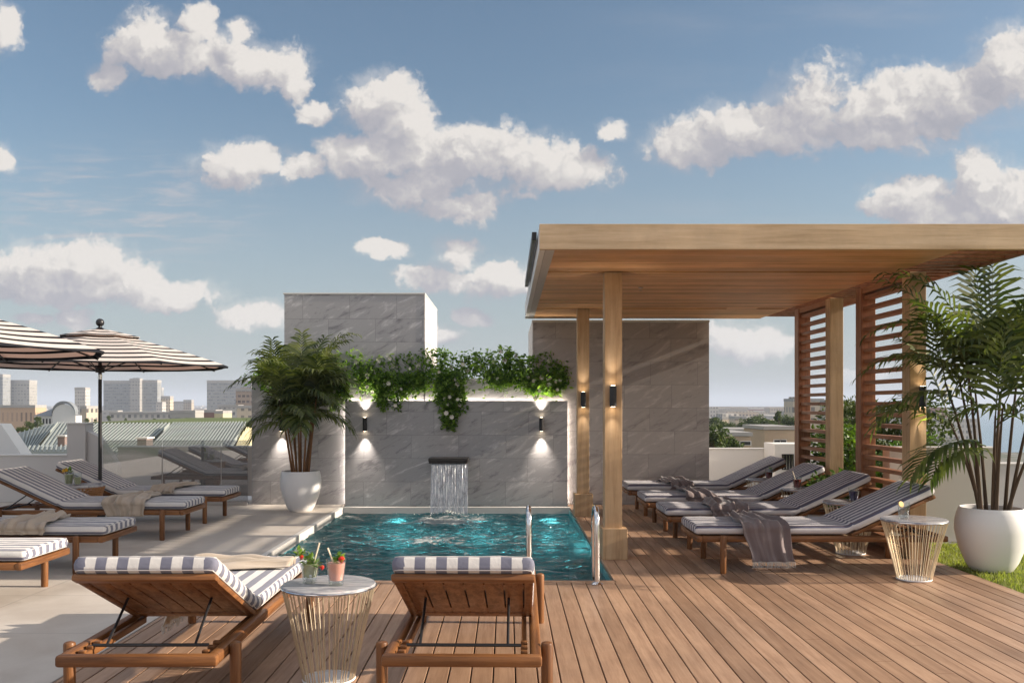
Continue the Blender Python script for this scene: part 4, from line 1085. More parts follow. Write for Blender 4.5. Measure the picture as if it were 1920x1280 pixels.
def potted_palm(x, y, label, prof, soil_z, soil_r, height, spread, ncane, nf, leaf, seed, ll=.3, lean=.25, canes='stem', hero=(), drp=1., nlf=17):
    t = thing('potted_palm', label, 'potted palm', (x, y, 0), 0)
    q = MB(); q.lathe(prof, 56); q.build('pot', 'pot', t, smooth=True, sharp=60)
    q = MB(); q.lathe([(.0001, soil_z+.01), (soil_r*.6, soil_z+.012), (soil_r, soil_z-.004)], 28); q.build('soil', 'soil', t, smooth=True)
    Rn = random.Random(seed); st = MB(); lv = MB()
    for c in range(ncane):
        a = 2*math.pi*c/ncane+Rn.uniform(-.3, .3); r0 = Rn.uniform(.2, .62)*soil_r
        b = Vector((r0*math.cos(a), r0*math.sin(a), soil_z)); H_ = height*Rn.uniform(.38, .62); ln = lean*Rn.uniform(.5, 1.3)
        top = b+Vector((math.cos(a)*ln, math.sin(a)*ln, H_)); mid = b.lerp(top, .5)+Vector((-math.cos(a)*ln*.16, -math.sin(a)*ln*.16, 0))
        pts = [b*((1-u)**2)+mid*(2*u*(1-u))+top*(u*u) for u in [i_/8 for i_ in range(9)]]
        st.tube(pts, [.017*(1-.55*u) for u in np.linspace(0, 1, 9)], 7)
        td = (pts[-1]-pts[-2]).normalized(); m_ = nf//ncane+(1 if c < nf % ncane else 0)
        for k in range(m_):
            az = a+Rn.uniform(-1.5, 1.5)+2.4*k; el = Rn.uniform(.55, 1.25) if k % 3 else Rn.uniform(1.1, 1.45)
            bp = pts[-1 - (k % 3)]
            L_ = spread*Rn.uniform(.75, 1.1)
            frond(lv, bp, az, el, L_, Rn.uniform(1.0, 1.9)*drp, nlf, ll*Rn.uniform(.85, 1.15), Rn)
    for (az, el, L_, dr, hb) in hero:
        frond(lv, (0.05*math.cos(rad(az)), .05*math.sin(rad(az)), hb), rad(az), rad(el), L_, dr, nlf+3, ll*1.1, Rn)
    st.build('stem', canes, t, smooth=True); lv.build('crown', leaf, t)
    return t
potA = [(.0001, 0), (.135, 0), (.145, .006), (.18, .06), (.235, .19), (.262, .32), (.266, .40), (.258, .47), (.247, .52), (.242, .530), (.234, .528), (.238, .50), (.24, .46)]
potted_palm(-2.715, 11.92, 'dense palm in a white egg shaped pot before the grey wall left of the pool', potA, .47, .236, 2.12, .76, 11, 40, 'palm_leaf_far', 11, .36, .17,
    hero=((100, 80, .95, 1.0, 1.45), (60, 76, .95, 1.1, 1.45), (195, 55, 1.0, 1.6, 1.35), (-10, 55, .95, 1.6, 1.35), (180, 25, .8, 1.3, 1.15), (0, 20, .7, 1.3, 1.2), (-150, 30, .7, 1.6, 1.05), (-90, 50, .7, 2.0, 1.1)))
potB = [(.0001, 0), (.155, 0), (.165, .006), (.205, .07), (.255, .20), (.283, .33), (.283, .41), (.268, .48), (.250, .525), (.244, .532), (.235, .528), (.238, .50), (.24, .46)]
potted_palm(4.10, 7.68, 'tall airy palm in a large white rounded pot on the lawn at the right edge', potB, .485, .236, 2.05, .95, 12, 25, 'palm_leaf', 23, .36, .24, 'bark',
    hero=((178, 62, 1.25, 1.7, 1.5), (172, 48, 1.15, 1.5, 1.45), (185, 30, 1.1, 1.5, 1.35), (165, 70, 1.2, 1.4, 1.7), (190, 15, .8, 1.4, 1.05), (200, 25, .7, 1.6, .95), (95, 82, 1.1, .7, 1.65), (60, 80, 1.15, .8, 1.6), (-80, 72, .9, 1.5, 1.6)), drp=.72, nlf=15)

def leaves(q, pts_fn, n, size, seed, ratio=.45, droopy=.3):
    Rn = random.Random(seed)
    for _ in range(n):
        c, out = pts_fn(Rn)
        d_ = (Vector((Rn.gauss(0, 1), Rn.gauss(0, 1), Rn.gauss(0, .8)-droopy))+Vector(out)*.9).normalized()
        s_ = d_.cross(Vector((Rn.gauss(0, 1), Rn.gauss(0, 1), Rn.gauss(0, 1)))).normalized(); nn = s_.cross(d_)
        L_ = size*Rn.uniform(.55, 1.25); w_ = L_*ratio*.5; p = Vector(c)
        q.add([p, p+d_*L_*.45+s_*w_+nn*L_*.07, p+d_*L_-nn*L_*.08, p+d_*L_*.45-s_*w_+nn*L_*.07], [(0, 1, 2), (0, 2, 3)])
def vx(px): return (px-951)/1700*12.62
def vz(py): return 1.4+(758-py)/1700*12.62
def vine(label, x0, x1, tops, strands, n, seed, nflow):
    t = thing('trailing_plant', label, 'trailing plant', ((x0+x1)/2, 12.78, 1.76), 0, 'flowering trailing plants along the wall top')
    ox, oy, oz = (x0+x1)/2, 12.78, 1.76
    Rn = random.Random(seed); q = MB(); tw_ = MB()
    def topz(x): return np.interp(x, [a for a, b in tops], [b-.05 for a, b in tops])
    clumps = []
    x = x0
    while x < x1:
        zt_ = topz(x); clumps.append((x, Rn.uniform(-.16, .10), 1.80+Rn.uniform(-.04, .06), Rn.uniform(.10, .15), max(.07, (zt_-1.80)*.62))); x += Rn.uniform(.05, .09)
    # hanging strands
    for (sx, w_, zb_, cnt) in strands:
        for _ in range(cnt):
            a = sx+Rn.uniform(-w_, w_); k = 1-abs(a-sx)/(w_+.01)*.55; bot = 1.76-(1.76-zb_)*k*Rn.uniform(.8, 1.03)
            z = 1.80; yy = -.12; pts = [(a-ox, 0, .02), (a-ox, -.10, .03)]
            while z > bot:
                a += Rn.gauss(0, .012); yy += Rn.gauss(0, .008)-.002; pts.append((a-ox, yy-.02, z-oz)); 
                clumps.append((a, yy-.02, z, .045, .04)); z -= .045
            tw_.tube(pts, .0025, 4)
    # upward sprigs
    x = x0+.03
    while x < x1:
        zt_ = topz(x)+Rn.uniform(-.03, .04); pts = [(x-ox, -.03, .03)]; z = 1.80; a = x
        while z < zt_:
            a += Rn.gauss(0, .016); z += .035; pts.append((a-ox, -.03, z-oz)); clumps.append((a, Rn.uniform(-.08, .04), z, .03, .025))
        tw_.tube(pts, .0025, 4); x += Rn.uniform(.035, .08)
    wts = [c[3]*c[4] for c in clumps]; tot = sum(wts)
    for c, wt in zip(clumps, wts):
        m_ = max(3, int(n*(wt/tot)*.6+n/len(clumps)*.4))
        def fn(R_, c=c): return ((c[0]+R_.gauss(0, c[3]*.66)-ox, c[1]+R_.gauss(0, c[3]*.6), c[2]+R_.gauss(0, c[4]*.68)-oz), (0, -.5, 0))
        leaves(q, fn, m_, .066, Rn.random(), .5)
    tw_.build('stems', 'green_stem', t); q.build('foliage', 'vine_leaf', t)
    fm = None
    for _ in range(nflow):
        c = Rn.choice(clumps)
        if fm is None:
            f_ = MB()
            for k in range(7):
                a = 2*math.pi*k/7; d_ = Vector((math.cos(a), -.5, math.sin(a))).normalized(); s_ = d_.cross(Vector((0, -1, 0))).normalized()
                f_.add([(0, 0, 0), tuple(d_*.018+s_*.009), tuple(d_*.030+Vector((0, -.004, 0))), tuple(d_*.018-s_*.009)], [(0, 1, 2, 3)])
            for k in range(5):
                a = 2*math.pi*k/5+.3; d_ = Vector((math.cos(a), -1.2, math.sin(a))).normalized(); s_ = d_.cross(Vector((.1, -1, 0))).normalized()
                f_.add([(0, 0, 0), tuple(d_*.012+s_*.008), tuple(d_*.024), tuple(d_*.012-s_*.008)], [(0, 1, 2, 3)])
            fo = f_.build('flower', 'petal', t); fm = fo.data
        else:
            fo = bpy.data.objects.new('flower', fm); sc.collection.objects.link(fo); fo.parent = t
        fo.location = (c[0]+Rn.gauss(0, c[3]*.5)-ox, c[1]-c[3]*.8-.02, c[2]+Rn.gauss(0, c[4]*.6)-oz); fo.rotation_euler = (Rn.uniform(-.4, .4), Rn.uniform(0, 6), Rn.uniform(-.5, .5)); k_ = Rn.uniform(.9, 1.5); fo.scale = (k_,)*3
vine('leafy trailing plant on the wall top behind and beside the left palm', -3.55, -1.90, [(-3.55, 1.98), (-3.0, 2.1), (-2.2, 2.14), (-1.9, 2.12)],
     [(-3.3, .15, 1.55, 8), (-2.35, .12, 1.28, 14), (-2.0, .10, 1.62, 10)], 4600, 4, 18)
vine('dense flowering trailing plant with two long hanging tails above the water spout', -1.90, -.20, [(-1.9, 2.12), (-1.6, 2.08), (-1.2, 2.18), (-.9, 2.22), (-.7, 2.10), (-.2, 2.14)],
     [(-1.62, .20, 1.22, 26), (-1.3, .20, 1.55, 12), (-.80, .17, 1.00, 30), (-1.9, .1, 1.6, 6)], 9500, 5, 36)
vine('trailing plant with white flowers at the right end of the wall top', -.20, .84, [(-.2, 2.14), (0., 2.2), (.3, 2.05), (.5, 2.18), (.84, 1.95)],
     [(-.1, .16, 1.62, 12), (.12, .12, 1.66, 8), (.38, .12, 1.50, 18), (.66, .15, 1.50, 20)], 6300, 6, 22)

def shrub(x, y, r, h, label, n, seed, leaf='shrub_leaf', size=.07, z0=0, group=None):
    t = thing('shrub', label, 'shrub', (x, y, z0), 0, group); Rn = random.Random(seed)
    cl = [(Rn.gauss(0, r*.45), Rn.gauss(0, r*.45), Rn.uniform(.2, .95)*h, Rn.uniform(.25, .45)*r) for _ in range(16)]
    st = MB()
    for c in cl: st.tube([(0, 0, 0), (c[0]*.4, c[1]*.4, c[2]*.5), c[:3]], .008*max(1, r*2), 4)
    st.build('branches', 'bark', t)
    q = MB()
    def fn(R_):
        c = R_.choice(cl); v = Vector((R_.gauss(0, 1), R_.gauss(0, 1), R_.gauss(0, 1))).normalized()*R_.uniform(.5, 1.15)**.6
        return (c[0]+v.x*c[3], c[1]+v.y*c[3], max(.01, c[2]+v.z*c[3]*.9)), tuple(v)
    leaves(q, fn, n, size, seed, .5); q.build('foliage', leaf, t); return t
shrub(3.42, 9.86, .20, .62, 'small soft green shrub in a low pot just behind the second wire table drink', 1500, 31, size=.05)
q = MB(); q.lathe([(.0001, 0), (.12, 0), (.16, .3), (.15, .3), (.12, .28), (.0001, .28)], 28)
pp = thing('planter', 'low grey planter pot holding the small shrub among the pergola tables', 'planter', (3.42, 9.86, 0)); q.build('planter_body', 'plaster', pp, smooth=True)
shrub(4.15, 10.0, .55, .85, 'low leafy shrub behind the pergola louvre screens', 5200, 32, size=.075)
shrub(4.5, 11.4, .8, 1.05, 'rounded bright green shrub in the gap between the louvre screens', 7000, 33, size=.08)
shrub(5.2, 12.6, .9, 1.35, 'taller dark green shrub behind the bright one in the gap between the louvre screens', 7000, 34, size=.08, leaf='tree_leaf')

# ================================================================ PARAPETS, GLASS BALUSTRADE
def wallbox(name, label, cat, x0, x1, y0, y1, z0, z1, mat, cap=None):
    t = thing(name, label, cat, ((x0+x1)/2, (y0+y1)/2, z0)); hx, hy = (x1-x0)/2, (y1-y0)/2
    q = MB(); q.box(-hx, hx, -hy, hy, 0, z1-z0, c=.004); q.build('wall_body', mat, t)
    if cap:
        q = MB(); q.box(-hx-.012, hx+.012, -hy-.012, hy+.012, z1-z0+.001, z1-z0+.022, c=.004); q.build('wall_cap', cap, t)
    return t
wallbox('parapet_wall', 'low grey rendered parapet at the far left behind the loungers', 'wall', -9.5, -6.26, 13.0, 13.2, .001, .66, 'plaster', 'coping')
pl = thing('wall_pillar', 'square grey rendered pillar at the corner of the parapet, left of the umbrella pole', 'pillar', (-6.12, 13.0, 0))
q = MB(); q.box(-.13, .13, -.13, .13, .001, 1.12, c=.004); q.build('pillar_body', 'plaster', pl)
q = MB(); q.box(-.14, .14, -.14, .14, 1.121, 1.14, c=.003); q.build('pillar_cap', 'coping', pl)
bu = thing('buttress_wall', 'wedge shaped grey wall leaning against the corner pillar beside the umbrella pole', 'wall', (-5.985, 13.0, 0))
q = MB(); prf = [(0, .001), (.42, .001), (.42, .55), (.30, .72), (.14, .95), (0, 1.02)]
q.add([(x, -.08, z) for x, z in prf]+[(x, .08, z) for x, z in prf], [tuple(range(6)), tuple(range(11, 5, -1))]+[(i, i+6, (i+1) % 6+6, (i+1) % 6) for i in range(6)]); q.build('wall_body', 'plaster', bu)
sl_ = thing('sloping_wall', 'white rendered wall with a steep sloping edge at the left edge of the photo', 'wall', (-8.3, 14.2, 0))
q = MB(); prf = [(-1.2, -.1), (1.25, -.1), (.98, .32), (.45, 1.10), (-1.2, 1.13)]
q.add([(x, -.15, z) for x, z in prf]+[(x, .15, z) for x, z in prf], [tuple(range(5)), tuple(range(9, 4, -1))]+[(i, i+5, (i+1) % 5+5, (i+1) % 5) for i in range(5)]); q.build('wall_body', 'plaster_white', sl_)
wallbox('parapet_wall', 'beige rendered parapet seen through the glass balustrade', 'wall', -5.97, -3.3, 13.9, 14.1, .001, .74, 'plaster_beige', 'coping')
bal = thing('glass_balustrade', 'frameless glass balustrade mirroring the striped loungers, between the pillar and the stone wall', 'balustrade', (-4.6, 12.62, 0))
xs_ = [-1.03, -.20, .62, .995]
for i in range(3):
    q = MB(); q.box(xs_[i]+.006, xs_[i+1]-.006, -.007, .007, .03, .905, c=.002); q.build('glass_pane', 'balustrade_glass', bal)
q = MB(); q.box(-1.03, .995, -.03, .03, .001, .05, c=.003); q.build('base_channel', 'steel', bal)
# right side
wallbox('parapet_wall', 'white rendered parapet seen between the stone tower and the louvre screens', 'wall', 2.86, 4.25, 14.9, 15.1, .001, .66, 'plaster_white', 'coping')
ac = thing('service_box', 'white rendered roof box with a small dark louvred opening, beyond the pergola', 'roof box', (4.62, 14.6, 0))
q = MB(); q.box(-.40, .45, -.3, .3, .001, .78, c=.004); q.build('box_body', 'plaster_white', ac)
q = MB(); q.box(-.29, -.10, -.306, -.301, .37, .62); q.build('opening', 'black_metal', ac)
q = MB()
for k in range(4): q.box(-.27+k*.045, -.255+k*.045, -.314, -.307, .385, .605)
q.build('grille_bars', 'steel', ac)
wallbox('parapet_wall', 'grey rendered parapet behind the right potted palm', 'wall', 3.90, 5.02, 9.25, 9.42, .001, .945, 'plaster', 'coping')
wallbox('parapet_wall', 'lower pale rendered parapet at the far right edge beyond the palm', 'wall', 5.04, 7.3, 10.2, 10.37, .001, .72, 'plaster', 'coping')

# ================================================================ ROOFS BELOW ON THE LEFT
def zy(py, Y): return 1.4+(758-py)/1700*Y
def xx(px, Y): return (px-951)/1700*Y
def seam_roof(name, label, A_, B_, C_, D_, nrib, wall='yellow_wall', base=-25, mat='roof_metal', extra=None):
    """A,B ridge left/right; D,C eave left/right: standing seam metal sheet with ribs, on a rendered house body"""
    A_, B_, C_, D_ = map(Vector, (A_, B_, C_, D_)); o = (A_+B_+C_+D_)/4; o.z = base
    t = thing(name, label, 'building', o); q = MB(); dn = Vector((0, 0, -.12))
    v = [p-o for p in (A_, B_, C_, D_)]; q.add(v+[p+dn for p in v], [(0, 3, 2, 1), (4, 5, 6, 7), (0, 1, 5, 4), (1, 2, 6, 5), (2, 3, 7, 6), (3, 0, 4, 7)])
    for k in range(nrib+1):
        f = k/nrib; a = v[0].lerp(v[1], f); b = v[3].lerp(v[2], f); s_ = (v[1]-v[0]).normalized()*.022
        up = Vector((0, 0, .055)); q.add([a-s_, a+s_, b+s_, b-s_, a-s_+up, a+s_+up, b+s_+up, b-s_+up], [(4, 5, 6, 7), (0, 4, 7, 3), (1, 2, 6, 5), (2, 3, 7, 6)])
    q.build('roof', mat, t)
    w_ = MB(); bk = [Vector((v[0].x, v[0].y+5, v[3].z)), Vector((v[1].x, v[1].y+5, v[2].z))]
    # far slope and gables
    w_.add([v[0]+dn, v[1]+dn, bk[1], bk[0]], [(0, 1, 2, 3)])
    ins = Vector((0, .25, -.14)); e = [v[3]+ins, v[2]+ins]; r_ = [v[0]+dn, v[1]+dn]
    lo = lambda p: Vector((p.x, p.y, 0))
    w_.add([lo(e[0]), lo(e[1]), e[1], e[0]], [(0, 1, 2, 3)])
    w_.add([lo(e[1]), lo(bk[1]), bk[1], r_[1], e[1]], [(0, 1, 2, 3, 4)]); w_.add([lo(e[0]), e[0], r_[0], bk[0], lo(bk[0])], [(0, 1, 2, 3, 4)])
    w_.add([lo(bk[0]), bk[0], bk[1], lo(bk[1])], [(0, 1, 2, 3)])
    w_.build('wall', wall, t)
    return t, o
def P3(px, py, Y): return (xx(px, Y), Y, zy(py, Y))
t, o = seam_roof('metal_roof_house', 'house with a pale green standing seam roof, the middle long one beyond the glass balustrade', P3(170, 795, 32), P3(318, 794, 32), P3(250, 858, 27), P3(90, 858, 27), 22)
def chimney(t, o, px, y0, y1, Y, w_):
    q = MB(); x_, z0, z1 = xx(px, Y)-o.x, zy(y1, Y)-o.z, zy(y0, Y)-o.z; q.box(x_-w_/2, x_+w_/2, Y-o.y-.25, Y-o.y+.25, z0-.12, z1); c = q.build('chimney', 'chimney_brick', t)
    q = MB(); q.box(x_-w_/2-.04, x_+w_/2+.04, Y-o.y-.29, Y-o.y+.29, z1+.002, z1+.05); q.build('chimney_cap', 'coping', c)
chimney(t, o, 272, 822, 830, 27.3, .27)
t, o = seam_roof('metal_roof_house', 'house with a pale green seam roof ending in a yellow gable at its right', P3(326, 793.5, 31), P3(460, 792, 31), P3(432, 838, 27.5), P3(280, 842, 27.5), 24)
t, o = seam_roof('metal_roof_house', 'house with a grey green seam roof left of the corner pillar, with a brick chimney', P3(112, 793, 35), P3(168, 794, 35), P3(150, 848, 28), P3(70, 848, 28), 9)
chimney(t, o, 122, 818, 831, 28.6, .22)
t, o = seam_roof('metal_roof_house', 'lowest and leftmost green seam roof beside the white sloping wall', P3(20, 815, 38), P3(108, 792, 38), P3(66, 842, 31), P3(30, 846, 31), 10)
t, o = seam_roof('metal_roof_house', 'small cream walled house with a low green roof below the left metal roofs', P3(40, 838, 26), P3(140, 836, 26), P3(140, 846, 24.5), P3(34, 846, 24.5), 12, 'yellow_wall')

# ================================================================ CITY
def building(px0, px1, ytop, Y, mat, label, depth=None, name='building', roofbox=None, group=None, base=-25, inner=None, side=0):
    x0, x1 = xx(px0, Y), xx(px1, Y); h = zy(ytop, Y)-base; w_ = x1-x0; depth = depth or max(8, min(30, w_*.6))
    t = thing(name, label, 'building', ((x0+x1)/2, Y+depth/2, base), rad(side), group)
    q = MB(); q.box(-w_/2, w_/2, -depth/2, depth/2, 0, h); q.build('wall', mat, t)
    k = h*.012
    q = MB(); q.box(-w_/2-k*.2, w_/2+k*.2, -depth/2-k*.2, depth/2+k*.2, h+.02, h+.02+max(.05+.0028*Y, 0)); r_ = q.build('roof', 'roof_flat', t)
    for (a, b, hh, mt) in (roofbox or []):
        q = MB(); q.box(-w_/2+a*w_, -w_/2+b*w_, -depth*.3, depth*.3, h+.03, h+hh); q.build('roof_structure', mt, t)
    return t
building(-40, 5, 706, 880, 'tower_glassy', 'pale slab tower cut by the left edge of the photo, its top highest there')
building(8, 55, 717, 900, 'tower_pale', 'pale blank faced slab tower second from the left edge')
building(140, 160, 731, 700, 'tower_white', 'slim pale tower with dark top row of windows left of the umbrella pole', roofbox=[(.1, .8, 2.2, 'tower_white')])
building(194, 243, 718, 900, 'tower_glassy', 'left wing of the wide hotel slab right of the umbrella pole')
building(243, 262, 714, 896, 'tower_pale', 'central tall core of the wide hotel slab with dark roof machinery', roofbox=[(.25, .85, 3.0, 'black_metal'), (.05, .95, 1.2, 'tower_pale')])
building(262, 295, 717, 902, 'tower_glassy', 'right wing of the wide hotel slab, ribbed upper floors', roofbox=[(.1, .7, 1.5, 'tower_glassy')])
building(296, 303, 731, 1300, 'tower_glassy', 'narrow dark grey tower just right of the wide hotel slab')
building(302, 319, 747, 800, 'tower_cream', 'cream block of flats right of the narrow dark tower')
building(293, 304, 758, 700, 'tower_white', 'small white block at the foot of the narrow dark tower')
building(325, 345, 757, 1100, 'tower_white', 'hazy white block left of the pinkish one in the mid skyline')
building(344, 359, 754, 1000, 'tower_old', 'pinkish pale block with dark side in the mid skyline')
building(388, 471, 717.5, 860, 'tower_glassy', 'broad grey glassy slab left of the stone wall')
building(442, 478, 733, 420, 'tower_brown', 'brown stepped block in front of the broad grey slab', roofbox=[(.2, .9, 1.6, 'tower_brown')])
building(444, 480, 765, 300, 'tower_cream', 'cream building with tall dark windows at the foot of the brown block')
building(0, 66, 764, 330, 'tower_brick', 'long orange brick building at the left edge below the slab towers')
building(408, 446, 764, 380, 'tower_white', 'low white hall with curved looking roof under the broad grey slab')
building(402, 418, 775, 250, 'yellow_wall', 'tiny yellow house on the skyline left of the cream building')
building(362, 404, 773, 330, 'rust_roof', 'low wide building with rust coloured roof in the mid distance')
building(205, 330, 777, 300, 'tower_white', 'long low white building in front of the wide hotel slab')
building(318, 366, 774, 280, 'tower_pale', 'low pale blue grey building right of the long white one')
building(150, 162, 766, 240, 'tower_old', 'small grey block at the foot of the slim pale tower')
# arched hall
t = thing('arched_hall', 'pale hall with a grey barrel vault roof and a row of dark windows', 'building', (xx(100, 200), 200, -25))
q = MB(); h0 = zy(779, 200)+25; xa, xb = xx(98, 200)-xx(100, 200), xx(142, 200)-xx(100, 200); xc = (xa+xb)/2; ra = (xb-xa)/2
arc = [(xc-ra*math.cos(math.pi*k/16), h0+ (zy(757, 200)-zy(779, 200))*math.sin(math.pi*k/16)) for k in range(17)]
pr = [(xa, 0)]+arc+[(xb, 0)]
q.add([(x, 0, z) for x, z in pr], [tuple(range(len(pr)))]); q.build('gable', 'tan_wall' if False else 'plaster_white', t)
q = MB(); vs = [(x, -.3, z+.15) for x, z in arc]+[(x-7, 16, z+.15) for x, z in arc]
q.add(vs+[(x, y, z+.5) for x, y, z in vs], [(i, i+1, i+18, i+17) for i in range(16)]+[(34+i, 34+i+17, 34+i+18, 34+i+1) for i in range(16)]+[(i, 34+i, 35+i, i+1) for i in range(16)]); q.build('vault_roof', 'roof_grey', t)
q = MB(); q.box(xx(60, 200)-xx(100, 200), xa-.05, 1, 14, 0, zy(780, 200)+25); q.build('wing_wall', 'plaster_white', t)
q = MB(); q.add([(xx(59, 200)-xx(100, 200), .5, zy(780, 200)+25.05), (xa, .5, zy(780, 200)+25.05), (xa+1.2, 8, zy(764, 200)+25), (xx(70, 200)-xx(100, 200), 8, zy(764, 200)+25)], [(0, 1, 2, 3)]); q.build('wing_roof', 'roof_grey', t)
for k in range(6):
    q = MB(); x_ = xx(64+k*6, 200)-xx(100, 200); q.box(x_, x_+.36, .9, .99, zy(794, 200)+25, zy(784.5, 200)+25); q.build('window', 'black_metal', t)
# right side buildings
building(1348, 1398, 786, 300, 'tower_cream', 'cream office block with white roof storey among trees, right of the stone tower', roofbox=[(.1, .75, 1.9, 'tower_white')], side=12)
building(1378, 1399, 785, 290, 'tower_cream', 'brighter windowed end of the cream office block right of the stone tower', side=0)
building(1487, 1545, 752, 240, 'tower_cream', 'cream block of flats seen through the rear louvre screen', roofbox=[(.1, .6, 1.2, 'tower_old')])
building(1560, 1592, 755, 210, 'tower_old', 'beige apartment block with balconies in the gap between the louvre screens, left half', roofbox=[(.1, .5, .8, 'tower_old')])
building(1592, 1632, 757, 225, 'tower_old', 'beige apartment block in the gap between the louvre screens, right half with flat roof', roofbox=[(.1, .9, .5, 'tower_pale')])
building(1572, 1612, 790, 120, 'tower_cream', 'lower beige building half hidden by bushes in the gap between the louvre screens')
building(1434, 1490, 806, 45, 'tan_wall', 'tan walled flat roofed building just beyond the white roof box', depth=4)
building(1329, 1408, 818, 38, 'tan_wall', 'long tan walled flat roof building right of the stone tower', depth=3.5)
building(1372, 1440, 811, 52, 'tan_wall', 'tan walled roof terrace building behind the long tan one', depth=4)
for k, (px_, yt_, Y_, w_) in enumerate(((1352, 826, 37.9, .5), (1386, 826, 37.9, .5), (1450, 822, 44.9, .35), (1462, 822, 44.9, .35))):
    o_ = thing('wall_opening', ['dark window in the long tan wall, nearer the stone tower', 'dark window in the long tan wall, farther from the stone tower', 'left one of two small dark openings in the tan wall beyond the roof box', 'right one of two small dark openings in the tan wall beyond the roof box'][k], 'window', (xx(px_, Y_), Y_, zy(yt_+9, Y_)))
    q = MB(); q.box(0, w_, -.03, .0, 0, .2); q.build('frame', 'coping', o_); q = MB(); q.box(.04, w_-.04, -.045, -.031, .03, .17); q.build('pane', 'black_metal', o_)
for k, (px_, Y_, r_) in enumerate(((1338, 33, .55), (1366, 36, .35))):
    shrub(xx(px_, Y_), Y_, r_, r_*1.6, ['low green bush beside the stone tower beyond the white parapet', 'small bush in front of the long tan wall'][k], 900, 60+k, size=.16, z0=zy(842, Y_)-.1, leaf='tree_leaf')
t = thing('chimney', 'white plastered chimney standing on the tan roofs beyond the pergola', 'chimney', (xx(1425, 50), 50, zy(818, 50)))
q = MB(); q.box(-.16, .16, -.16, .16, 0, .40); q.build('chimney_stack', 'plaster_white', t); q = MB(); q.box(-.2, .2, -.2, .2, .401, .45); q.build('chimney_cap', 'coping', t)

def crown_mesh(seed, leaf='tree_leaf', conic=False, n=900):
    Rn = random.Random(seed); q = MB(); cl = []
    for _ in range(13):
        z = Rn.uniform(.3, .95); r_ = (1-z)*.36+.04 if conic else .42*math.sin(math.pi*min(1, (z-.15)/.9))**.6
        a = Rn.uniform(0, 6.28); f = Rn.uniform(.2, .85); cl.append((math.cos(a)*r_*f, math.sin(a)*r_*f, z, (.09 if conic else .16)*Rn.uniform(.8, 1.3)))
    def fn(R_):
        c = R_.choice(cl); v = Vector((R_.gauss(0, 1), R_.gauss(0, 1), R_.gauss(0, 1))).normalized()*R_.uniform(.6, 1.1)
        return (c[0]+v.x*c[3], c[1]+v.y*c[3], c[2]+v.z*c[3]*.85), tuple(v)
    leaves(q, fn, n, .075, seed, .75)
    return q
TREE = {}
def tree(px, ytop, Y, hpx, label, kind=0, base=None, wide=1., group='trees beyond the rooftop'):
    h = hpx/1700*Y; z0 = zy(ytop, Y)-h
    t = thing('tree', label, 'tree', (xx(px, Y), Y, z0), 0, group); t.scale = (h*wide, h*wide, h); t.rotation_euler.z = px*.7
    if kind not in TREE:
        TREE[kind] = crown_mesh(40+kind, conic=(kind == 3), n=1400).build('crown', 'tree_leaf', t)
        q = MB(); q.tube([(0, 0, -.6), (0, 0, .2), (.01, 0, .6)], [.03, .025, .012], 6); q.tube([(0, 0, .25), (.13, .05, .6)], .01, 5); q.tube([(0, 0, .3), (-.12, .06, .62)], .01, 5)
        TREE[(kind, 't')] = q.build('trunk', 'bark', t)
    else:
        for k in (kind, (kind, 't')):
            c = TREE[k].copy(); sc.collection.objects.link(c); c.parent = t
    return t
tree(1460, 769, 110, 44, 'pointed conifer standing above the tan roofs beyond the pergola', 3, wide=.9)
tlist = [(1337, 792, 130, 26, 0), (1352, 797, 120, 22, 1), (1372, 799, 115, 20, 2), (1390, 801, 110, 18, 0), (1408, 788, 140, 30, 1), (1424, 785, 150, 30, 2), (1440, 795, 125, 24, 0), (1450, 793, 135, 28, 1), (1474, 786, 120, 34, 2), (1335, 806, 80, 20, 1), (1361, 808, 75, 14, 0),
         (1578, 796, 60, 60, 0), (1596, 812, 45, 60, 1), (1612, 806, 50, 62, 2), (1627, 815, 40, 60, 0), (1566, 822, 38, 50, 2),
         (70, 783, 110, 22, 0), (56, 790, 95, 24, 1), (163, 784, 140, 12, 2), (178, 786, 140, 9, 0), (44, 800, 60, 26, 2), (415, 783, 160, 10, 0), (435, 785, 150, 9, 1), (455, 786, 140, 9, 2), (352, 783, 170, 8, 1), (204, 779, 200, 12, 2), (236, 784, 160, 7, 0), (290, 784, 160, 7, 1)]
words_ = ['first', 'second', 'third', 'fourth', 'fifth', 'sixth', 'seventh', 'eighth', 'ninth', 'tenth', 'eleventh', 'twelfth', 'thirteenth', 'fourteenth', 'fifteenth', 'sixteenth']
def tl_label(i, e):
    px = e[0]
    same = sorted([t_ for t_ in tlist if (t_[0] < 500) == (px < 500) and (t_[0] > 1550) == (px > 1550)], key=lambda q_: q_[0]); k = same.index(e)
    if px < 500: return f'{words_[k]} tree from the left among the small trees along the skyline behind the metal roofs'
    if px > 1550: return f'{words_[k]} bushy tree from the left in the gap between the louvre screens'
    return f'{words_[k]} broad tree from the left among those right of the stone tower'
for i, e in enumerate(tlist): tree(e[0], e[1]-(6 if 1300 < e[0] < 1500 else 0), e[2], e[3]+(14 if 1300 < e[0] < 1500 else 0), tl_label(i, e), e[4], wide=1.15)
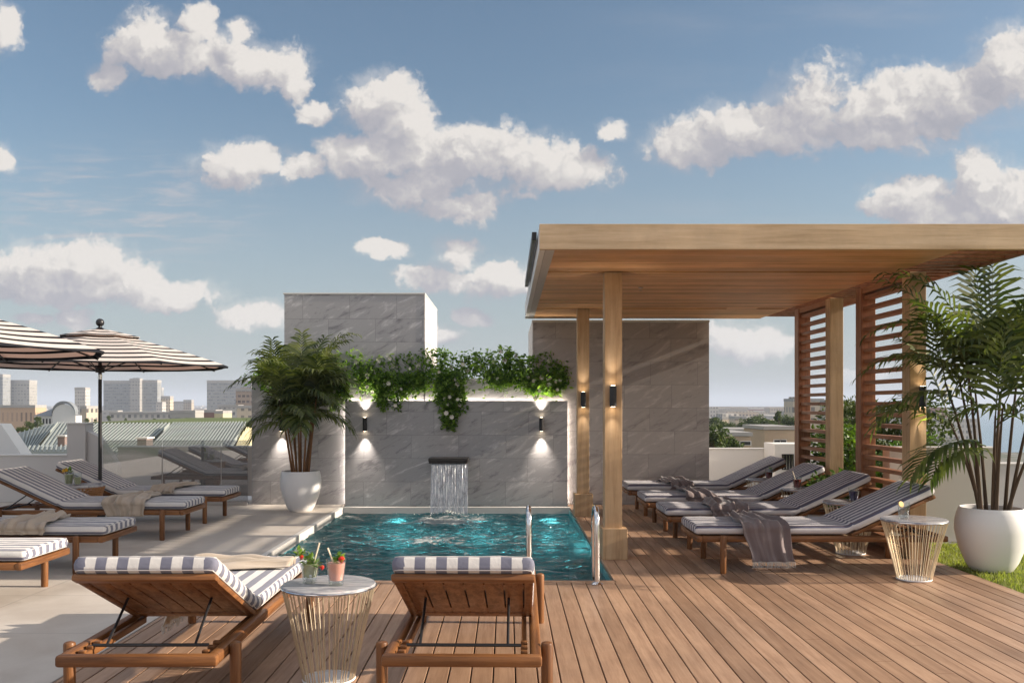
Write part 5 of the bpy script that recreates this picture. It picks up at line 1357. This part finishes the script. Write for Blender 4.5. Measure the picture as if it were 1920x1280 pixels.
# lawn strip behind the metal roofs
q = MB(); q.box(xx(170, 120), xx(480, 120), 118, 160, -25, zy(791, 120)); tag(q.build('meadow', 'meadow'), None, None, None, 'structure')
# distant low city: one dense mass nobody could count
R = random.Random(12); mats_ = ['tower_white', 'tower_old', 'tower_cream', 'tower_pale', 'rust_roof', 'tree_leaf']
q = [MB() for _ in mats_]
for _ in range(11000):
    Y = 420*(14 ** (R.random()**.85)); px = R.uniform(1290, 1760) if R.random() < .76 else R.uniform(-60, 520)
    x = xx(px, Y); w_ = R.uniform(8, 34)*(1+Y/6000); h = R.uniform(5, 16)*(1+Y/5200)+ (R.random() < .03)*R.uniform(8, 26); dp = R.uniform(8, 22)
    if px < 600: h *= .75
    top_lim = (1.4+25) - (3.5 if px > 600 else 2)/1700*Y*1.0
    h = min(h, max(4, top_lim*R.uniform(.6, 1)))
    k = R.choices(range(6), (26, 22, 14, 16, 8, 14))[0]
    if k == 5:
        for _b in range(1):
            q[5].sphere((x, Y, -25+h*.2), w_*.5, 4, h*.5/w_)
    else: q[k].box(x-w_/2, x+w_/2, Y-dp/2, Y+dp/2, -25, -25+h)
cb = thing('distant_city', None, None); cb.name = 'distant_city'
allq = MB(); offs = []
me_v = []; 
for k, qq in enumerate(q):
    o_ = len(allq.v); allq.v += qq.v; allq.f += [tuple(i+o_ for i in f) for f in qq.f]; offs += [k]*len(qq.f)
bpy.data.objects.remove(cb)
ob = allq.build('distant_city', mats_); ob.data.polygons.foreach_set('material_index', offs)
tag(ob, 'dense hazy mass of small far off city buildings stretching to the horizon', 'city', None, 'stuff')

# ================================================================ HAZE
Hz = MB(); Hz.box(-13800, 13800, -60, 15900, -26, 90)
m, N, b = newmat('haze')
v = N.n('ShaderNodeVolumePrincipled'); v.inputs['Color'].default_value = (.72, .82, 1.0, 1); v.inputs['Density'].default_value = .00026; v.inputs['Anisotropy'].default_value = 0.
m.node_tree.nodes.remove(b); N.l(v.outputs[0], m.node_tree.nodes['Material Output'].inputs[1])
tag(Hz.build('haze', 'haze'), 'pale bluish haze lying over the distant city', 'haze', None, 'stuff')
